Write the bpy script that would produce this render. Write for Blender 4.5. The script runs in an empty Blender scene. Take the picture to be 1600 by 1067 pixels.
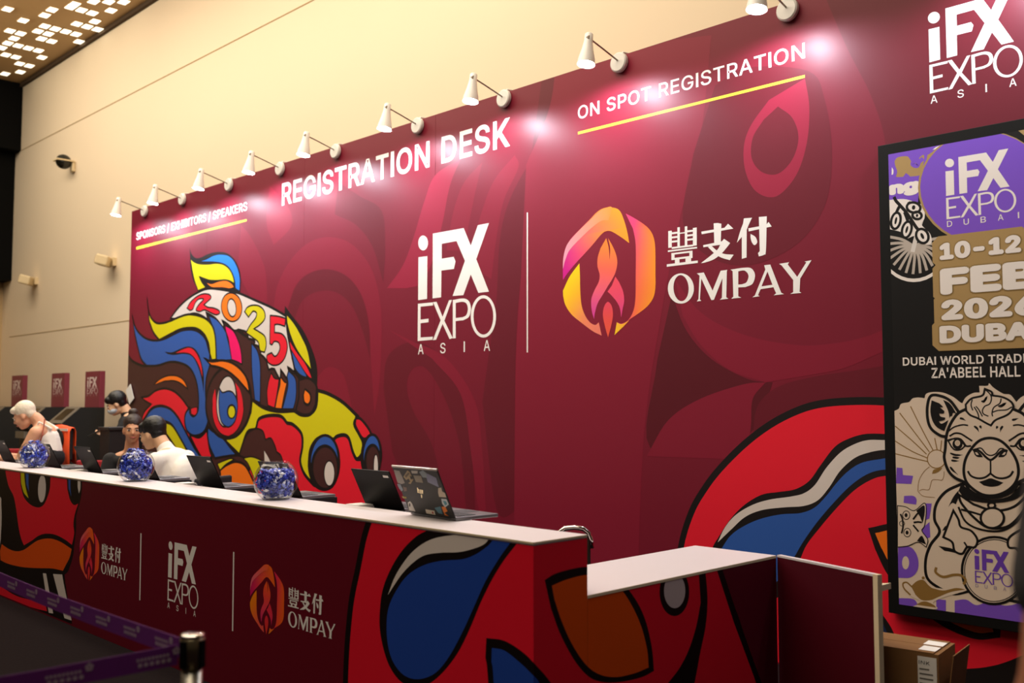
import bpy, bmesh, math, random
from mathutils import Vector, Matrix, Euler
from mathutils.geometry import tessellate_polygon, delaunay_2d_cdt

# ------------------------------------------------------------------ camera, world, lights, exposure
SC = bpy.context.scene
COL = SC.collection
FOC, PITCH, YAW, CAMH = 1532.2, 0.06227, 0.78683, 1.46        # survey of the place: focal length in pixels of a 1600 px wide frame
cam = bpy.data.cameras.new('camera')
cam.sensor_width = 36.0
cam.lens = FOC / 1600 * 36
cam.dof.use_dof = True
cam.dof.focus_distance = 5.6
cam.dof.aperture_fstop = 2.2
cam.clip_end = 200
camo = bpy.data.objects.new('camera', cam)
COL.objects.link(camo)
camo.location = (0, 0, CAMH)
camo.rotation_euler = (math.pi / 2 + PITCH, 0, YAW)
SC.camera = camo
SC.view_settings.view_transform = 'Standard'
SC.view_settings.look = 'None'
SC.view_settings.gamma = 1
SC.view_settings.exposure = 0.0
SC.view_settings.use_curve_mapping = False
SC.cycles.transparent_max_bounces = 24

world = bpy.data.worlds.new('hall_ambient')
SC.world = world
world.use_nodes = True
world.node_tree.nodes['Background'].inputs[0].default_value = (1.0, 0.78, 0.55, 1)
world.node_tree.nodes['Background'].inputs[1].default_value = 0.035

def area_light(name, loc, size, energy, col, rot=(0, 0, 0), sy=None):
    l = bpy.data.lights.new(name, 'AREA')
    l.energy = energy
    l.color = col
    l.size = size
    if sy:
        l.shape = 'RECTANGLE'
        l.size_y = sy
    o = bpy.data.objects.new(name, l)
    COL.objects.link(o)
    o.location = loc
    o.rotation_euler = rot
    return o

WARM = (1.0, 0.86, 0.67)
# the hall's recessed ceiling lighting, carried on along the ceiling past the tiles in view, its wall washers, and an added front fill
area_light('ceiling_wall_washer', (-9.6, 3.3, 6.6), 13.0, 330, WARM, (math.radians(30), 0, 0), 0.9)
area_light('unseen_ceiling_lighting', (-6.5, 1.7, 6.6), 11.0, 420, WARM, (0, 0, 0), 1.6)
area_light('unseen_ceiling_lighting', (-13.5, 1.5, 6.6), 6.0, 110, WARM, (0, 0, 0), 3.0)
area_light('unseen_ceiling_lighting', (-3.0, -1.5, 6.6), 8.0, 150, WARM, (0, 0, 0), 3.0)  # unseen fill added on the camera side to brighten the counter front
LAMP_COL = (0.80, 0.88, 1.0)
LAMP_W = 36.0

# ------------------------------------------------------------------ survey helpers
RM = Euler((math.pi / 2 + PITCH, 0, YAW)).to_matrix()
CP = Vector((0, 0, CAMH))
FWD = Vector((-math.sin(YAW), math.cos(YAW), 0))
RGT = Vector((math.cos(YAW), math.sin(YAW), 0))

def ray(px, py):
    return RM @ Vector(((px - 800) / FOC, (533.5 - py) / FOC, -1))

def on(ax, val, px, py):
    d = ray(px, py)
    return CP + d * ((val - CP[ax]) / d[ax])

def at(px, py, dist):
    return CP + ray(px, py) * dist

def lin(h):
    r = []
    for i in (0, 2, 4):
        c = int(h[i:i + 2], 16) / 255
        r.append(c / 12.92 if c <= 0.04045 else ((c + 0.055) / 1.055) ** 2.4)
    return tuple(r)

# ------------------------------------------------------------------ materials
MATS = {}
def mat(name, hexcol, rough=0.5, metal=0.0, spec=0.5, noise=0.0, scale=8.0, bump=0.0, emit=None, power=0.0, coat=0.0):
    if name in MATS:
        return MATS[name]
    m = bpy.data.materials.new(name)
    m.use_nodes = True
    nt = m.node_tree
    b = nt.nodes['Principled BSDF']
    c = lin(hexcol)
    b.inputs['Base Color'].default_value = (*c, 1)
    b.inputs['Roughness'].default_value = rough
    b.inputs['Metallic'].default_value = metal
    b.inputs['Specular IOR Level'].default_value = spec
    b.inputs['Coat Weight'].default_value = coat
    b.inputs['Coat Roughness'].default_value = 0.72
    if noise or bump:
        tc = nt.nodes.new('ShaderNodeTexCoord')
        nz = nt.nodes.new('ShaderNodeTexNoise')
        nz.inputs['Scale'].default_value = scale
        nz.inputs['Detail'].default_value = 5
        nt.links.new(tc.outputs['Object'], nz.inputs['Vector'])
        if noise:
            mx = nt.nodes.new('ShaderNodeMix')
            mx.data_type = 'RGBA'
            mx.inputs[6].default_value = (*[x * (1 - noise) for x in c], 1)
            mx.inputs[7].default_value = (*[min(1, x * (1 + noise)) for x in c], 1)
            nt.links.new(nz.outputs['Fac'], mx.inputs[0])
            nt.links.new(mx.outputs[2], b.inputs['Base Color'])
        if bump:
            bp = nt.nodes.new('ShaderNodeBump')
            bp.inputs['Strength'].default_value = bump
            bp.inputs['Distance'].default_value = 0.01
            nt.links.new(nz.outputs['Fac'], bp.inputs['Height'])
            nt.links.new(bp.outputs['Normal'], b.inputs['Normal'])
    if emit:
        b.inputs['Emission Color'].default_value = (*lin(emit), 1)
        b.inputs['Emission Strength'].default_value = power
    MATS[name] = m
    return m

def ink_mat(name, rough, spec=0.5, coat=0.0):
    m = bpy.data.materials.new(name)
    m.use_nodes = True
    nt = m.node_tree
    b = nt.nodes['Principled BSDF']
    a = nt.nodes.new('ShaderNodeAttribute')
    a.attribute_name = 'ink'
    nt.links.new(a.outputs['Color'], b.inputs['Base Color'])
    b.inputs['Roughness'].default_value = rough
    b.inputs['Specular IOR Level'].default_value = spec
    b.inputs['Coat Weight'].default_value = coat
    b.inputs['Coat Roughness'].default_value = 0.72
    return m

INK = ink_mat('printed_vinyl', 0.40, 0.26, 0.3)
INK_MATT = ink_mat('printed_board', 0.5, 0.3)
INK_DESK = ink_mat('printed_counter_film', 0.45, 0.2)

def glass_mat():
    m = bpy.data.materials.new('thin_clear_glass')
    m.use_nodes = True
    nt = m.node_tree
    for n in list(nt.nodes):
        nt.nodes.remove(n)
    o = nt.nodes.new('ShaderNodeOutputMaterial')
    mx = nt.nodes.new('ShaderNodeMixShader')
    tr = nt.nodes.new('ShaderNodeBsdfTransparent')
    tr.inputs[0].default_value = (0.97, 0.98, 0.99, 1)
    gl = nt.nodes.new('ShaderNodeBsdfGlossy')
    gl.inputs['Roughness'].default_value = 0.03
    lw = nt.nodes.new('ShaderNodeLayerWeight')
    lw.inputs['Blend'].default_value = 0.5
    pw = nt.nodes.new('ShaderNodeMath')
    pw.operation = 'POWER'
    pw.inputs[1].default_value = 4.0
    sc = nt.nodes.new('ShaderNodeMath')
    sc.operation = 'MULTIPLY_ADD'
    sc.inputs[1].default_value = 0.55
    sc.inputs[2].default_value = 0.025
    nt.links.new(lw.outputs['Facing'], pw.inputs[0])
    nt.links.new(pw.outputs[0], sc.inputs[0])
    nt.links.new(sc.outputs[0], mx.inputs[0])
    nt.links.new(tr.outputs[0], mx.inputs[1])
    nt.links.new(gl.outputs[0], mx.inputs[2])
    nt.links.new(mx.outputs[0], o.inputs[0])
    return m
GLASS = glass_mat()

M_CREAM = mat('cream_plaster', 'e8d6ba', 0.75, noise=0.03, scale=0.6)
M_CEIL = mat('ceiling_panel_bronze', 'c4a272', 0.6, noise=0.06, scale=0.5)
M_TILE = mat('light_tile', 'ffffff', 0.4, emit='fff6d8', power=2.4)
M_BLACK = mat('black_paint', '070707', 0.8, spec=0.1)
M_CARPET = mat('dark_carpet', '150d10', 0.95, noise=0.25, scale=60, bump=0.3, spec=0.1)
M_MAROON = mat('maroon_board', '760e28', 0.40, spec=0.26, coat=0.3)
M_DMAROON = mat('maroon_counter_board', '68081f', 0.45, spec=0.2)
M_WHITE = mat('white_laminate', 'd2cacd', 0.42, noise=0.02, scale=4)
M_EDGE = mat('cream_board_edge', 'd8c6a4', 0.6)
M_LAMP = mat('white_lamp_enamel', 'e8e6e2', 0.4)
M_BULB = mat('lamp_led_face', 'ffffff', 0.3, emit='f2f6ff', power=60.0)
M_STEEL = mat('brushed_steel', 'b9b4a6', 0.3, metal=1.0)
M_CHROME = mat('chrome', 'd8d4cc', 0.12, metal=1.0)
M_WIRE = mat('lamp_arm_metal', '8d8278', 0.4, metal=0.8)
M_LAPBLK = mat('laptop_black_shell', '0a0908', 0.5, spec=0.15, noise=0.1, scale=30)
M_LAPGREY = mat('laptop_grey_metal', '7d7c7e', 0.35, metal=0.7)
M_KEYS = mat('laptop_keys', '2b2b2d', 0.55)
M_SCREEN = mat('dark_screen', '06070a', 0.15)
M_CASE = mat('black_plastic_case', '0e0d0d', 0.45)
M_CARD = mat('cardboard', '80592f', 0.85, noise=0.08, scale=14)  # brown darkened to carry the shade the box stands in
M_PAPER = mat('white_paper', 'e8e4de', 0.8)
M_HALLW = mat('olive_wall_paint', 'c6aa80', 0.8)

# ------------------------------------------------------------------ object helpers
def tag(o, label=None, cat=None, group=None, kind=None):
    if label: o['label'] = label
    if cat: o['category'] = cat
    if group: o['group'] = group
    if kind: o['kind'] = kind
    return o

def empty(name, loc=(0, 0, 0), rz=0.0):
    o = bpy.data.objects.new(name, None)
    o.empty_display_size = 0.1
    COL.objects.link(o)
    o.location = loc
    o.rotation_euler = (0, 0, rz)
    return o

class MB:
    """collects shapes; build() links them as one mesh object"""
    def __init__(s):
        s.bm = bmesh.new()
    def box(s, a, b, m=None, bev=0.0):
        a, b = Vector(a), Vector(b)
        r = bmesh.ops.create_cube(s.bm, size=1)
        vs = r['verts']
        c, d = (a + b) / 2, b - a
        for v in vs:
            v.co = Vector((v.co.x * d.x, v.co.y * d.y, v.co.z * d.z)) + c
            if m is not None: v.co = m @ v.co
        if bev:
            es = list({e for v in vs for e in v.link_edges})
            bmesh.ops.bevel(s.bm, geom=es, offset=bev, segments=2, affect='EDGES', profile=0.5)
        return s
    def lathe(s, prof, n=32, m=None, cap0=True, cap1=True):
        rings = []
        for r, z in prof:
            ring = []
            for i in range(n):
                a = 2 * math.pi * i / n
                co = Vector((r * math.cos(a), r * math.sin(a), z))
                if m is not None: co = m @ co
                ring.append(s.bm.verts.new(co))
            rings.append(ring)
        for A, B in zip(rings, rings[1:]):
            for i in range(n):
                s.bm.faces.new((A[i], A[(i + 1) % n], B[(i + 1) % n], B[i]))
        if cap0: s.bm.faces.new(list(reversed(rings[0])))
        if cap1: s.bm.faces.new(rings[-1])
        return s
    def tube(s, pts, r, n=10, caps=True):
        pts = [Vector(p) for p in pts]
        rs = r if isinstance(r, (list, tuple)) else [r] * len(pts)
        rings = []
        up = None
        for i, p in enumerate(pts):
            t = (pts[min(i + 1, len(pts) - 1)] - pts[max(i - 1, 0)]).normalized()
            if up is None:
                up = Vector((0, 0, 1)) if abs(t.z) < 0.9 else Vector((1, 0, 0))
            x = up.cross(t).normalized()
            y = t.cross(x).normalized()
            up = y
            rings.append([s.bm.verts.new(p + (x * math.cos(2 * math.pi * k / n) + y * math.sin(2 * math.pi * k / n)) * rs[i]) for k in range(n)])
        for A, B in zip(rings, rings[1:]):
            for i in range(n):
                s.bm.faces.new((A[i], A[(i + 1) % n], B[(i + 1) % n], B[i]))
        if caps:
            s.bm.faces.new(list(reversed(rings[0])))
            s.bm.faces.new(rings[-1])
        return s
    def ball(s, c, r, m=None, seg=16):
        r = r if isinstance(r, (tuple, list)) else (r, r, r)
        nv = max(6, seg * 2 // 3)
        C_ = Vector(c)
        def mk(th, ph):
            v = Vector((r[0] * math.sin(th) * math.cos(ph), r[1] * math.sin(th) * math.sin(ph), r[2] * math.cos(th))) + C_
            return s.bm.verts.new(m @ v if m is not None else v)
        top, bot = mk(0, 0), mk(math.pi, 0)
        rings = [[mk(math.pi * i / nv, 2 * math.pi * k / seg) for k in range(seg)] for i in range(1, nv)]
        for k in range(seg):
            j = (k + 1) % seg
            s.bm.faces.new((top, rings[0][k], rings[0][j]))
            s.bm.faces.new((bot, rings[-1][j], rings[-1][k]))
            for A, B in zip(rings, rings[1:]):
                s.bm.faces.new((A[k], B[k], B[j], A[j]))
        return s
    def prism(s, poly, a, b, axis):
        """poly of 2D points swept from a to b along axis (0,1,2)"""
        def mk(p, t):
            q = [p[0], p[1]]
            q.insert(axis, t)
            return s.bm.verts.new(q)
        A = [mk(p, a) for p in poly]
        B = [mk(p, b) for p in poly]
        n = len(poly)
        for i in range(n):
            s.bm.faces.new((A[i], A[(i + 1) % n], B[(i + 1) % n], B[i]))
        s.bm.faces.new(list(reversed(A)))
        s.bm.faces.new(B)
        return s
    def build(s, name, m, parent=None, smooth=False, local=False):
        bmesh.ops.recalc_face_normals(s.bm, faces=s.bm.faces)
        me = bpy.data.meshes.new(name)
        if parent is not None and not local:           # shapes were given in world space
            s.bm.transform(world_of(parent).inverted())
        s.bm.to_mesh(me)
        s.bm.free()
        if smooth:
            for p in me.polygons: p.use_smooth = True
        o = bpy.data.objects.new(name, me)
        COL.objects.link(o)
        if m is not None:
            me.materials.append(m)
        if parent is not None:
            o.parent = parent
        return o

def world_of(o):
    m = Matrix.LocRotScale(o.location, o.rotation_euler, o.scale)
    return world_of(o.parent) @ m if o.parent else m

def children(o):
    return [c for c in bpy.data.objects if c.parent == o]

def copy_tree(o, parent=None):
    c = o.copy()
    COL.objects.link(c)
    c.parent = parent
    for ch in children(o):
        copy_tree(ch, c)
    return c

# ------------------------------------------------------------------ flat printed artwork
def parse(s, frame=(0, 0, 1.0)):
    ox, oy, k = frame
    out = []
    for t in s.split():
        c = t.endswith('*')
        x, y = t.rstrip('*').split(',')
        out.append((ox + float(x) / k, oy + float(y) / k, c))
    return out

def smooth(pts, closed=True, n=6):
    """Catmull-Rom through the points, broken at corner points"""
    N = len(pts)
    res = []
    rng = range(N) if closed else range(N - 1)
    for i in rng:
        p1, p2 = pts[i], pts[(i + 1) % N]
        if closed:
            p0, p3 = pts[(i - 1) % N], pts[(i + 2) % N]
        else:
            p0, p3 = pts[max(i - 1, 0)], pts[min(i + 2, N - 1)]
        if p1[2]: p0 = (2 * p1[0] - p2[0], 2 * p1[1] - p2[1]) if not p2[2] else p1
        if p2[2]: p3 = (2 * p2[0] - p1[0], 2 * p2[1] - p1[1]) if not p1[2] else p2
        if p1[2] and p2[2]:
            res.append((p1[0], p1[1]))
            continue
        for k in range(n):
            t = k / n
            a = -0.5 * t ** 3 + t * t - 0.5 * t
            b = 1.5 * t ** 3 - 2.5 * t * t + 1
            c = -1.5 * t ** 3 + 2 * t * t + 0.5 * t
            d = 0.5 * t ** 3 - 0.5 * t * t
            res.append((a * p0[0] + b * p1[0] + c * p2[0] + d * p3[0], a * p0[1] + b * p1[1] + c * p2[1] + d * p3[1]))
    if not closed:
        res.append((pts[-1][0], pts[-1][1]))
    return res

def ellipse(cx, cy, rx, ry, rot=0.0, n=36, frame=(0, 0, 1.0)):
    ox, oy, k = frame
    c, s = math.cos(math.radians(rot)), math.sin(math.radians(rot))
    r = []
    for i in range(n):
        a = 2 * math.pi * i / n
        x, y = rx * math.cos(a), ry * math.sin(a)
        r.append((ox + (cx + c * x - s * y) / k, oy + (cy + s * x + c * y) / k))
    return r

def clip_poly(poly, hp):
    for a, b, c in hp:
        out = []
        n = len(poly)
        for i in range(n):
            p, q = poly[i], poly[(i + 1) % n]
            dp, dq = a * p[0] + b * p[1] + c, a * q[0] + b * q[1] + c
            if dp >= 0: out.append(p)
            if (dp >= 0) != (dq >= 0):
                t = dp / (dp - dq)
                out.append((p[0] + (q[0] - p[0]) * t, p[1] + (q[1] - p[1]) * t))
        poly = out
        if len(poly) < 3: return []
    return poly

TEXTS = {}
try:                                              # the sans face that ships inside Blender, else its built-in face
    import os
    FACE = bpy.data.fonts.load(os.path.join(bpy.utils.resource_path('LOCAL'), 'datafiles', 'fonts', 'Inter.woff2'))
except Exception:
    FACE = None
def _area(L):
    return sum(L[i - 1][0] * L[i][1] - L[i][0] * L[i - 1][1] for i in range(len(L))) / 2

def _inside(p, L):
    r = False
    for i in range(len(L)):
        (x1, y1), (x2, y2) = L[i - 1], L[i]
        if (y1 > p[1]) != (y2 > p[1]) and p[0] < (x2 - x1) * (p[1] - y1) / (y2 - y1) + x1:
            r = not r
    return r

def _grow(L, d):
    """outline moved outwards by d along its mitres (L counter-clockwise grows, clockwise shrinks)"""
    n = len(L)
    out = []
    for i in range(n):
        p, a, b = L[i], L[i - 1], L[(i + 1) % n]
        u = Vector((p[0] - a[0], p[1] - a[1])).normalized()
        v = Vector((b[0] - p[0], b[1] - p[1])).normalized()
        n1, n2 = Vector((u.y, -u.x)), Vector((v.y, -v.x))
        m = n1 + n2
        m = n1 if m.length < 1e-4 else m.normalized()
        k = d / max(m.dot(n1), 0.45)
        out.append((p[0] + m.x * k, p[1] + m.y * k))
    return out

def _plain_bar(L):
    """the face draws capital I with slabs: keep only its stem"""
    if len(L) != 12: return L
    xs = [round(p[0], 4) for p in L]; ys = [round(p[1], 4) for p in L]
    ux = sorted(set(xs))
    if len(ux) != 4 or len(set(ys)) != 4 or ys.count(max(ys)) != 2 or ys.count(min(ys)) != 2: return L
    if abs((ux[1] - ux[0]) - (ux[3] - ux[2])) > 0.004 or ux[1] - ux[0] < 0.01: return L
    return [(ux[1], min(ys)), (ux[2], min(ys)), (ux[2], max(ys)), (ux[1], max(ys))]

def text_mesh(s):
    """outlines of a line of lettering: a list of (outer loop, holes)"""
    key = s
    if key not in TEXTS:
        c = bpy.data.curves.new('lettering', 'FONT')
        c.body = s
        if FACE: c.font = FACE
        c.resolution_u = 4
        c.fill_mode = 'NONE'
        c.space_character = 1.04
        o = bpy.data.objects.new('lettering', c)
        COL.objects.link(o)
        bpy.context.view_layer.update()
        ev = o.evaluated_get(bpy.context.evaluated_depsgraph_get())
        m = ev.to_mesh()
        vs = [(v.co.x, v.co.y) for v in m.vertices]
        nx = {e.vertices[0]: e.vertices[1] for e in m.edges}
        if len(nx) < len(vs):                                # edges stored both ways round: walk them as a graph
            adj = {}
            for e in m.edges:
                adj.setdefault(e.vertices[0], []).append(e.vertices[1])
                adj.setdefault(e.vertices[1], []).append(e.vertices[0])
        else:
            adj = None
        left = set(range(len(vs)))
        loops = []
        while left:
            i = min(left)
            L, prev = [], None
            while i in left:
                left.discard(i)
                L.append(i)
                if adj is None:
                    i = nx[i]
                else:
                    cand = sorted(j for j in adj.get(i, []) if j in left)
                    if not cand: break
                    i = (i + 1) if (i + 1) in cand else cand[0]
            P = []
            for j in L:
                if not P or math.hypot(vs[j][0] - P[-1][0], vs[j][1] - P[-1][1]) > 1e-5: P.append(vs[j])
            if len(P) > 2: loops.append(P)
        ev.to_mesh_clear()
        bpy.data.objects.remove(o)
        bpy.data.curves.remove(c)
        sg = 1 if _area(max(loops, key=lambda L: abs(_area(L)))) > 0 else -1
        if sg < 0: loops = [list(reversed(L)) for L in loops]
        bars = []
        for i, L in enumerate(loops):                        # slabless I: close up the room its slabs took
            B = _plain_bar(L)
            if B is not L:
                x0, x1 = min(p[0] for p in L), max(p[0] for p in L)
                w_ = (B[1][0] - B[0][0]) * 0.08
                loops[i] = [(B[0][0] - w_, B[0][1]), (B[1][0] + w_, B[1][1]), (B[2][0] + w_, B[2][1]), (B[3][0] - w_, B[3][1])]
                bars.append((x0, x1, ((x1 - x0) - (B[1][0] - B[0][0])) / 2 * 0.72, i))
        if len(s) > 1:
            for i, L in enumerate(loops):
                xm = min(p[0] for p in L)
                d = sum(2 * e for x0, x1, e, k in bars if k != i and x0 < xm) + sum(e for x0, x1, e, k in bars if k == i)
                if d: loops[i] = [(p[0] - d, p[1]) for p in L]
        outs = [L for L in loops if _area(L) > 0]
        res = [(L, []) for L in outs]
        for h in loops:
            if _area(h) > 0: continue
            own = [r for r in res if _inside(h[0], r[0])]
            if own: min(own, key=lambda r: _area(r[0]))[1].append(h)
        TEXTS[key] = res
    return TEXTS[key]

class Art:
    """flat ink shapes on a plane: ax = the plane's normal axis, val its place; u,v are the world axes in the plane.
    Every shape is one ink layer, a few hundredths of a millimetre over the one before it."""
    STEP = 0.00001
    def __init__(s, ax, val, sign, uax, base=0.0008):
        s.ax, s.val, s.sign, s.uax, s.base = ax, val, sign, uax, base
        s.items = []
        s.clip = None
        s.wk = 1.0
    def uv(s, px, py):
        p = on(s.ax, s.val, px, py)
        return (p[s.uax], p[2])
    def P3(s, u, v, h):
        p = [0, 0, 0]
        p[s.ax] = s.val + s.sign * h
        p[s.uax] = u
        p[2] = v
        return p
    def tris(s, pts, tris, col, layer, merge=False):
        cs = [col(p) if callable(col) else col for p in pts]
        s.items.append((layer, len(s.items), pts, tris, cs, merge))
    def poly(s, uvs, col, layer, holes=()):
        if s.clip and not holes:
            uvs = clip_poly(uvs, s.clip)
        if len(uvs) < 3: return
        loops = [[Vector((p[0], p[1], 0)) for p in L] for L in (uvs, *holes)]
        flat = [p for L in (uvs, *holes) for p in L]
        s.tris(flat, tessellate_polygon(loops), col, layer)
    def ribbon(s, uvs, w, col, layer, closed=True):
        if not callable(w): w = w * s.wk
        pts = []
        for p in uvs:
            if not pts or math.hypot(p[0] - pts[-1][0], p[1] - pts[-1][1]) > 1e-5: pts.append(p)
        if closed and math.hypot(pts[0][0] - pts[-1][0], pts[0][1] - pts[-1][1]) < 1e-5: pts.pop()
        n = len(pts)
        if n < 2: return
        L, R = [], []
        for i in range(n):
            a = pts[i - 1] if (closed or i > 0) else None
            b = pts[(i + 1) % n] if (closed or i < n - 1) else None
            p = pts[i]
            d1 = Vector((p[0] - a[0], p[1] - a[1])).normalized() if a else None
            d2 = Vector((b[0] - p[0], b[1] - p[1])).normalized() if b else None
            d1 = d1 or d2; d2 = d2 or d1
            n1, n2 = Vector((-d1.y, d1.x)), Vector((-d2.y, d2.x))
            m = n1 + n2
            m = n1 if m.length < 1e-4 else m.normalized()
            k = min(1 / max(m.dot(n1), 0.35), 2.2)
            ww = w(i / max(n - 1, 1)) * s.wk if callable(w) else w
            L.append((p[0] + m.x * k * ww / 2, p[1] + m.y * k * ww / 2))
            R.append((p[0] - m.x * k * ww / 2, p[1] - m.y * k * ww / 2))
        P, T = [], []
        for i in range(n if closed else n - 1):
            j = (i + 1) % n
            q = [L[i], L[j], R[j], R[i]]
            if s.clip:
                q = clip_poly(q, s.clip)
                if len(q) < 3: continue
            b = len(P)
            P += q
            T += [(b, b + k, b + k + 1) for k in range(1, len(q) - 1)]
        if T: s.tris(P, T, col, layer)
    # pixel-surveyed shapes
    def fill(s, txt, col, layer, frame=(0, 0, 1.0), line=None, lcol=None, holes=(), pts=None):
        pp = pts if pts is not None else smooth(parse(txt, frame))
        uvs = [s.uv(*p[:2]) for p in pp]
        hs = [[s.uv(*p[:2]) for p in h] for h in holes]
        if col is not None: s.poly(uvs, col, layer, hs)
        if line:
            s.ribbon(uvs, line, lcol or BLK, layer + 0.5)
            for h in hs: s.ribbon(h, line, lcol or BLK, layer + 0.5)
    def stroke(s, txt, w, col, layer, frame=(0, 0, 1.0), closed=False):
        s.ribbon([s.uv(*p) for p in smooth(parse(txt, frame), closed)], w, col, layer, closed)
    def text(s, body, bl, tr, col, layer, off=0.0, flip=False):
        """bl / tr: pixel positions of the bottom left and top right of the lettering"""
        a, b = s.uv(*bl), s.uv(*tr)
        s.text_uv(body, a, b, col, layer, off)
    def text_uv(s, body, a, b, col, layer, off=0.0):
        """lettering filling the box a-b; off thickens the strokes by overprinting slightly shifted copies"""
        gl = text_mesh(body)
        if 0 < off < 0.04:
            gl = [(_grow(o, off), [_grow(h, off) for h in hs]) for o, hs in gl]
        pad = off if off >= 0.04 else 0.0
        ap = [p for o, _ in gl for p in o]
        x0, x1 = min(p[0] for p in ap) - pad, max(p[0] for p in ap) + pad
        y0, y1 = min(p[1] for p in ap) - pad, max(p[1] for p in ap) + pad
        batches = []                                         # contours that overlap go on ink layers of their own
        for o, hs in gl:
            bb = (min(p[0] for p in o), max(p[0] for p in o), min(p[1] for p in o), max(p[1] for p in o))
            for bt in batches:
                if all(bb[1] < q[0] or bb[0] > q[1] or bb[3] < q[2] or bb[2] > q[3] for q in bt[0]): break
            else:
                bt = ([], [])
                batches.append(bt)
            bt[0].append(bb)
            bt[1].append((o, hs))
        n = 12 if pad else 0
        sh = [(0, 0)] + [(pad * math.cos(2 * math.pi * i / n), pad * math.sin(2 * math.pi * i / n)) for i in range(n)]
        for dx, dy in sh:
            M = lambda p: (a[0] + (p[0] + dx - x0) / (x1 - x0) * (b[0] - a[0]), a[1] + (p[1] + dy - y0) / (y1 - y0) * (b[1] - a[1]))
            for _, cs in batches:
                P, T = [], []
                for o, hs in cs:
                    loops = [[M(p) for p in L] for L in (o, *hs)]
                    V2, F2 = [], []
                    for L in loops:
                        F2.append(list(range(len(V2), len(V2) + len(L))))
                        V2 += [Vector(p) for p in L]
                    r = delaunay_2d_cdt(V2, [], F2, 2, 1e-7)
                    k = len(P)
                    T += [tuple(k + i for i in t) for t in r[2]]
                    P += [(p.x, p.y) for p in r[0]]
                s.tris(P, T, col, layer)
    def build(s, name, parent, m=None):
        me = bpy.data.meshes.new(name)
        inv = world_of(parent).inverted() if parent else Matrix()
        # face the sheet outwards
        want = Vector((0, 0, 0)); want[s.ax] = s.sign
        fs, cs, V = [], [], []
        for k, (layer, _, pts, tris, cols, _m) in enumerate(sorted(s.items, key=lambda t: t[:2])):
            o_ = len(V)
            V += [Vector(s.P3(p[0], p[1], s.base + s.STEP * k)) for p in pts]
            for f in tris:
                a, b, d = (V[o_ + i] for i in f)
                if (b - a).cross(d - a).dot(want) < 0:
                    f = (f[0], f[2], f[1])
                fs.append(tuple(o_ + i for i in f)); cs.append([cols[i] for i in f])
        me.from_pydata([inv @ v for v in V], [], fs)
        at_ = me.color_attributes.new('ink', 'FLOAT_COLOR', 'CORNER')
        flat = []
        for c in cs:
            for q in c: flat += [q[0], q[1], q[2], 1.0]
        at_.data.foreach_set('color', flat)
        me.materials.append(m or INK)
        o = bpy.data.objects.new(name, me)
        COL.objects.link(o)
        o.parent = parent
        s.items = []
        return o

def grad(art, p0, p1, *cols):
    """linear ink gradient between two pixel positions (or uv when art is None)"""
    a = art.uv(*p0) if art else p0
    b = art.uv(*p1) if art else p1
    dx, dy = b[0] - a[0], b[1] - a[1]
    L = dx * dx + dy * dy
    cs = [lin(c) for c in cols]
    def f(p):
        t = max(0, min(1, ((p[0] - a[0]) * dx + (p[1] - a[1]) * dy) / L)) * (len(cs) - 1)
        i = min(int(t), len(cs) - 2)
        t -= i
        return tuple(cs[i][k] * (1 - t) + cs[i + 1][k] * t for k in range(3))
    return f

BLK = lin('120a0a')
BRN = lin('43201f')
YEL = lin('d9cf04')
RED = lin('ea1730')
BLU = lin('2d5bb0')
SKY = lin('1f7df0')
ORG = lin('fb7a14')
PNK = lin('f4006c')
WHT = lin('f2eeea')
BON = lin('ddd2cc')
MAR = '7a1229'
#==SETTING==
# ------------------------------------------------------------------ places (metres)
WY = 5.0            # front face of the printed backdrop
CY = 5.6            # cream hall wall
CZ = 6.8            # ceiling
EX = -17.5          # end wall
X0, Z1 = -2.466, 0.96   # counter's right end, height of its ledge
Y0, Y1 = 2.568, 2.862   # counter front, ledge back
Z2 = 0.732          # low desk top
DY = 4.24           # far end of the low desk
BX0, BX1, BZ = -11.485, 1.6, 3.752

# ------------------------------------------------------------------ setting
def struct(name, mb, m):
    return tag(mb.build(name, m), kind='structure')

struct('floor', MB().box((-18, -6, -0.1), (4, CY, 0)), M_CARPET)
struct('wall_back', MB().box((-18, CY, 0), (4, CY + 0.2, CZ)), M_CREAM)
struct('ceiling', MB().box((-18, -6, CZ), (4, CY, CZ + 0.1)), M_CEIL)
struct('wall_end', MB().box((EX - 0.6, -6, 0), (EX - 0.4, CY, CZ)), M_HALLW)
bulk = MB().box((EX - 0.4, -6, 3.5), (EX, CY, CZ)).box((EX, -6, 5.66), (EX + 0.26, CY, CZ))
struct('trim_1', bulk, M_BLACK)
g = MB()
g.box((EX, CY - 0.004, 5.655), (4, CY, 5.668))
g.box((EX, CY - 0.004, 2.55), (BX0, CY, 2.56))
struct('trim_2', g, mat('wall_joint_shadow_gap', 'a98d62', 0.9))
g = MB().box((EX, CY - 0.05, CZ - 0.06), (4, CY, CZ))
struct('trim_3', g, mat('dark_cove', '4a3722', 0.9))

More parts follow.
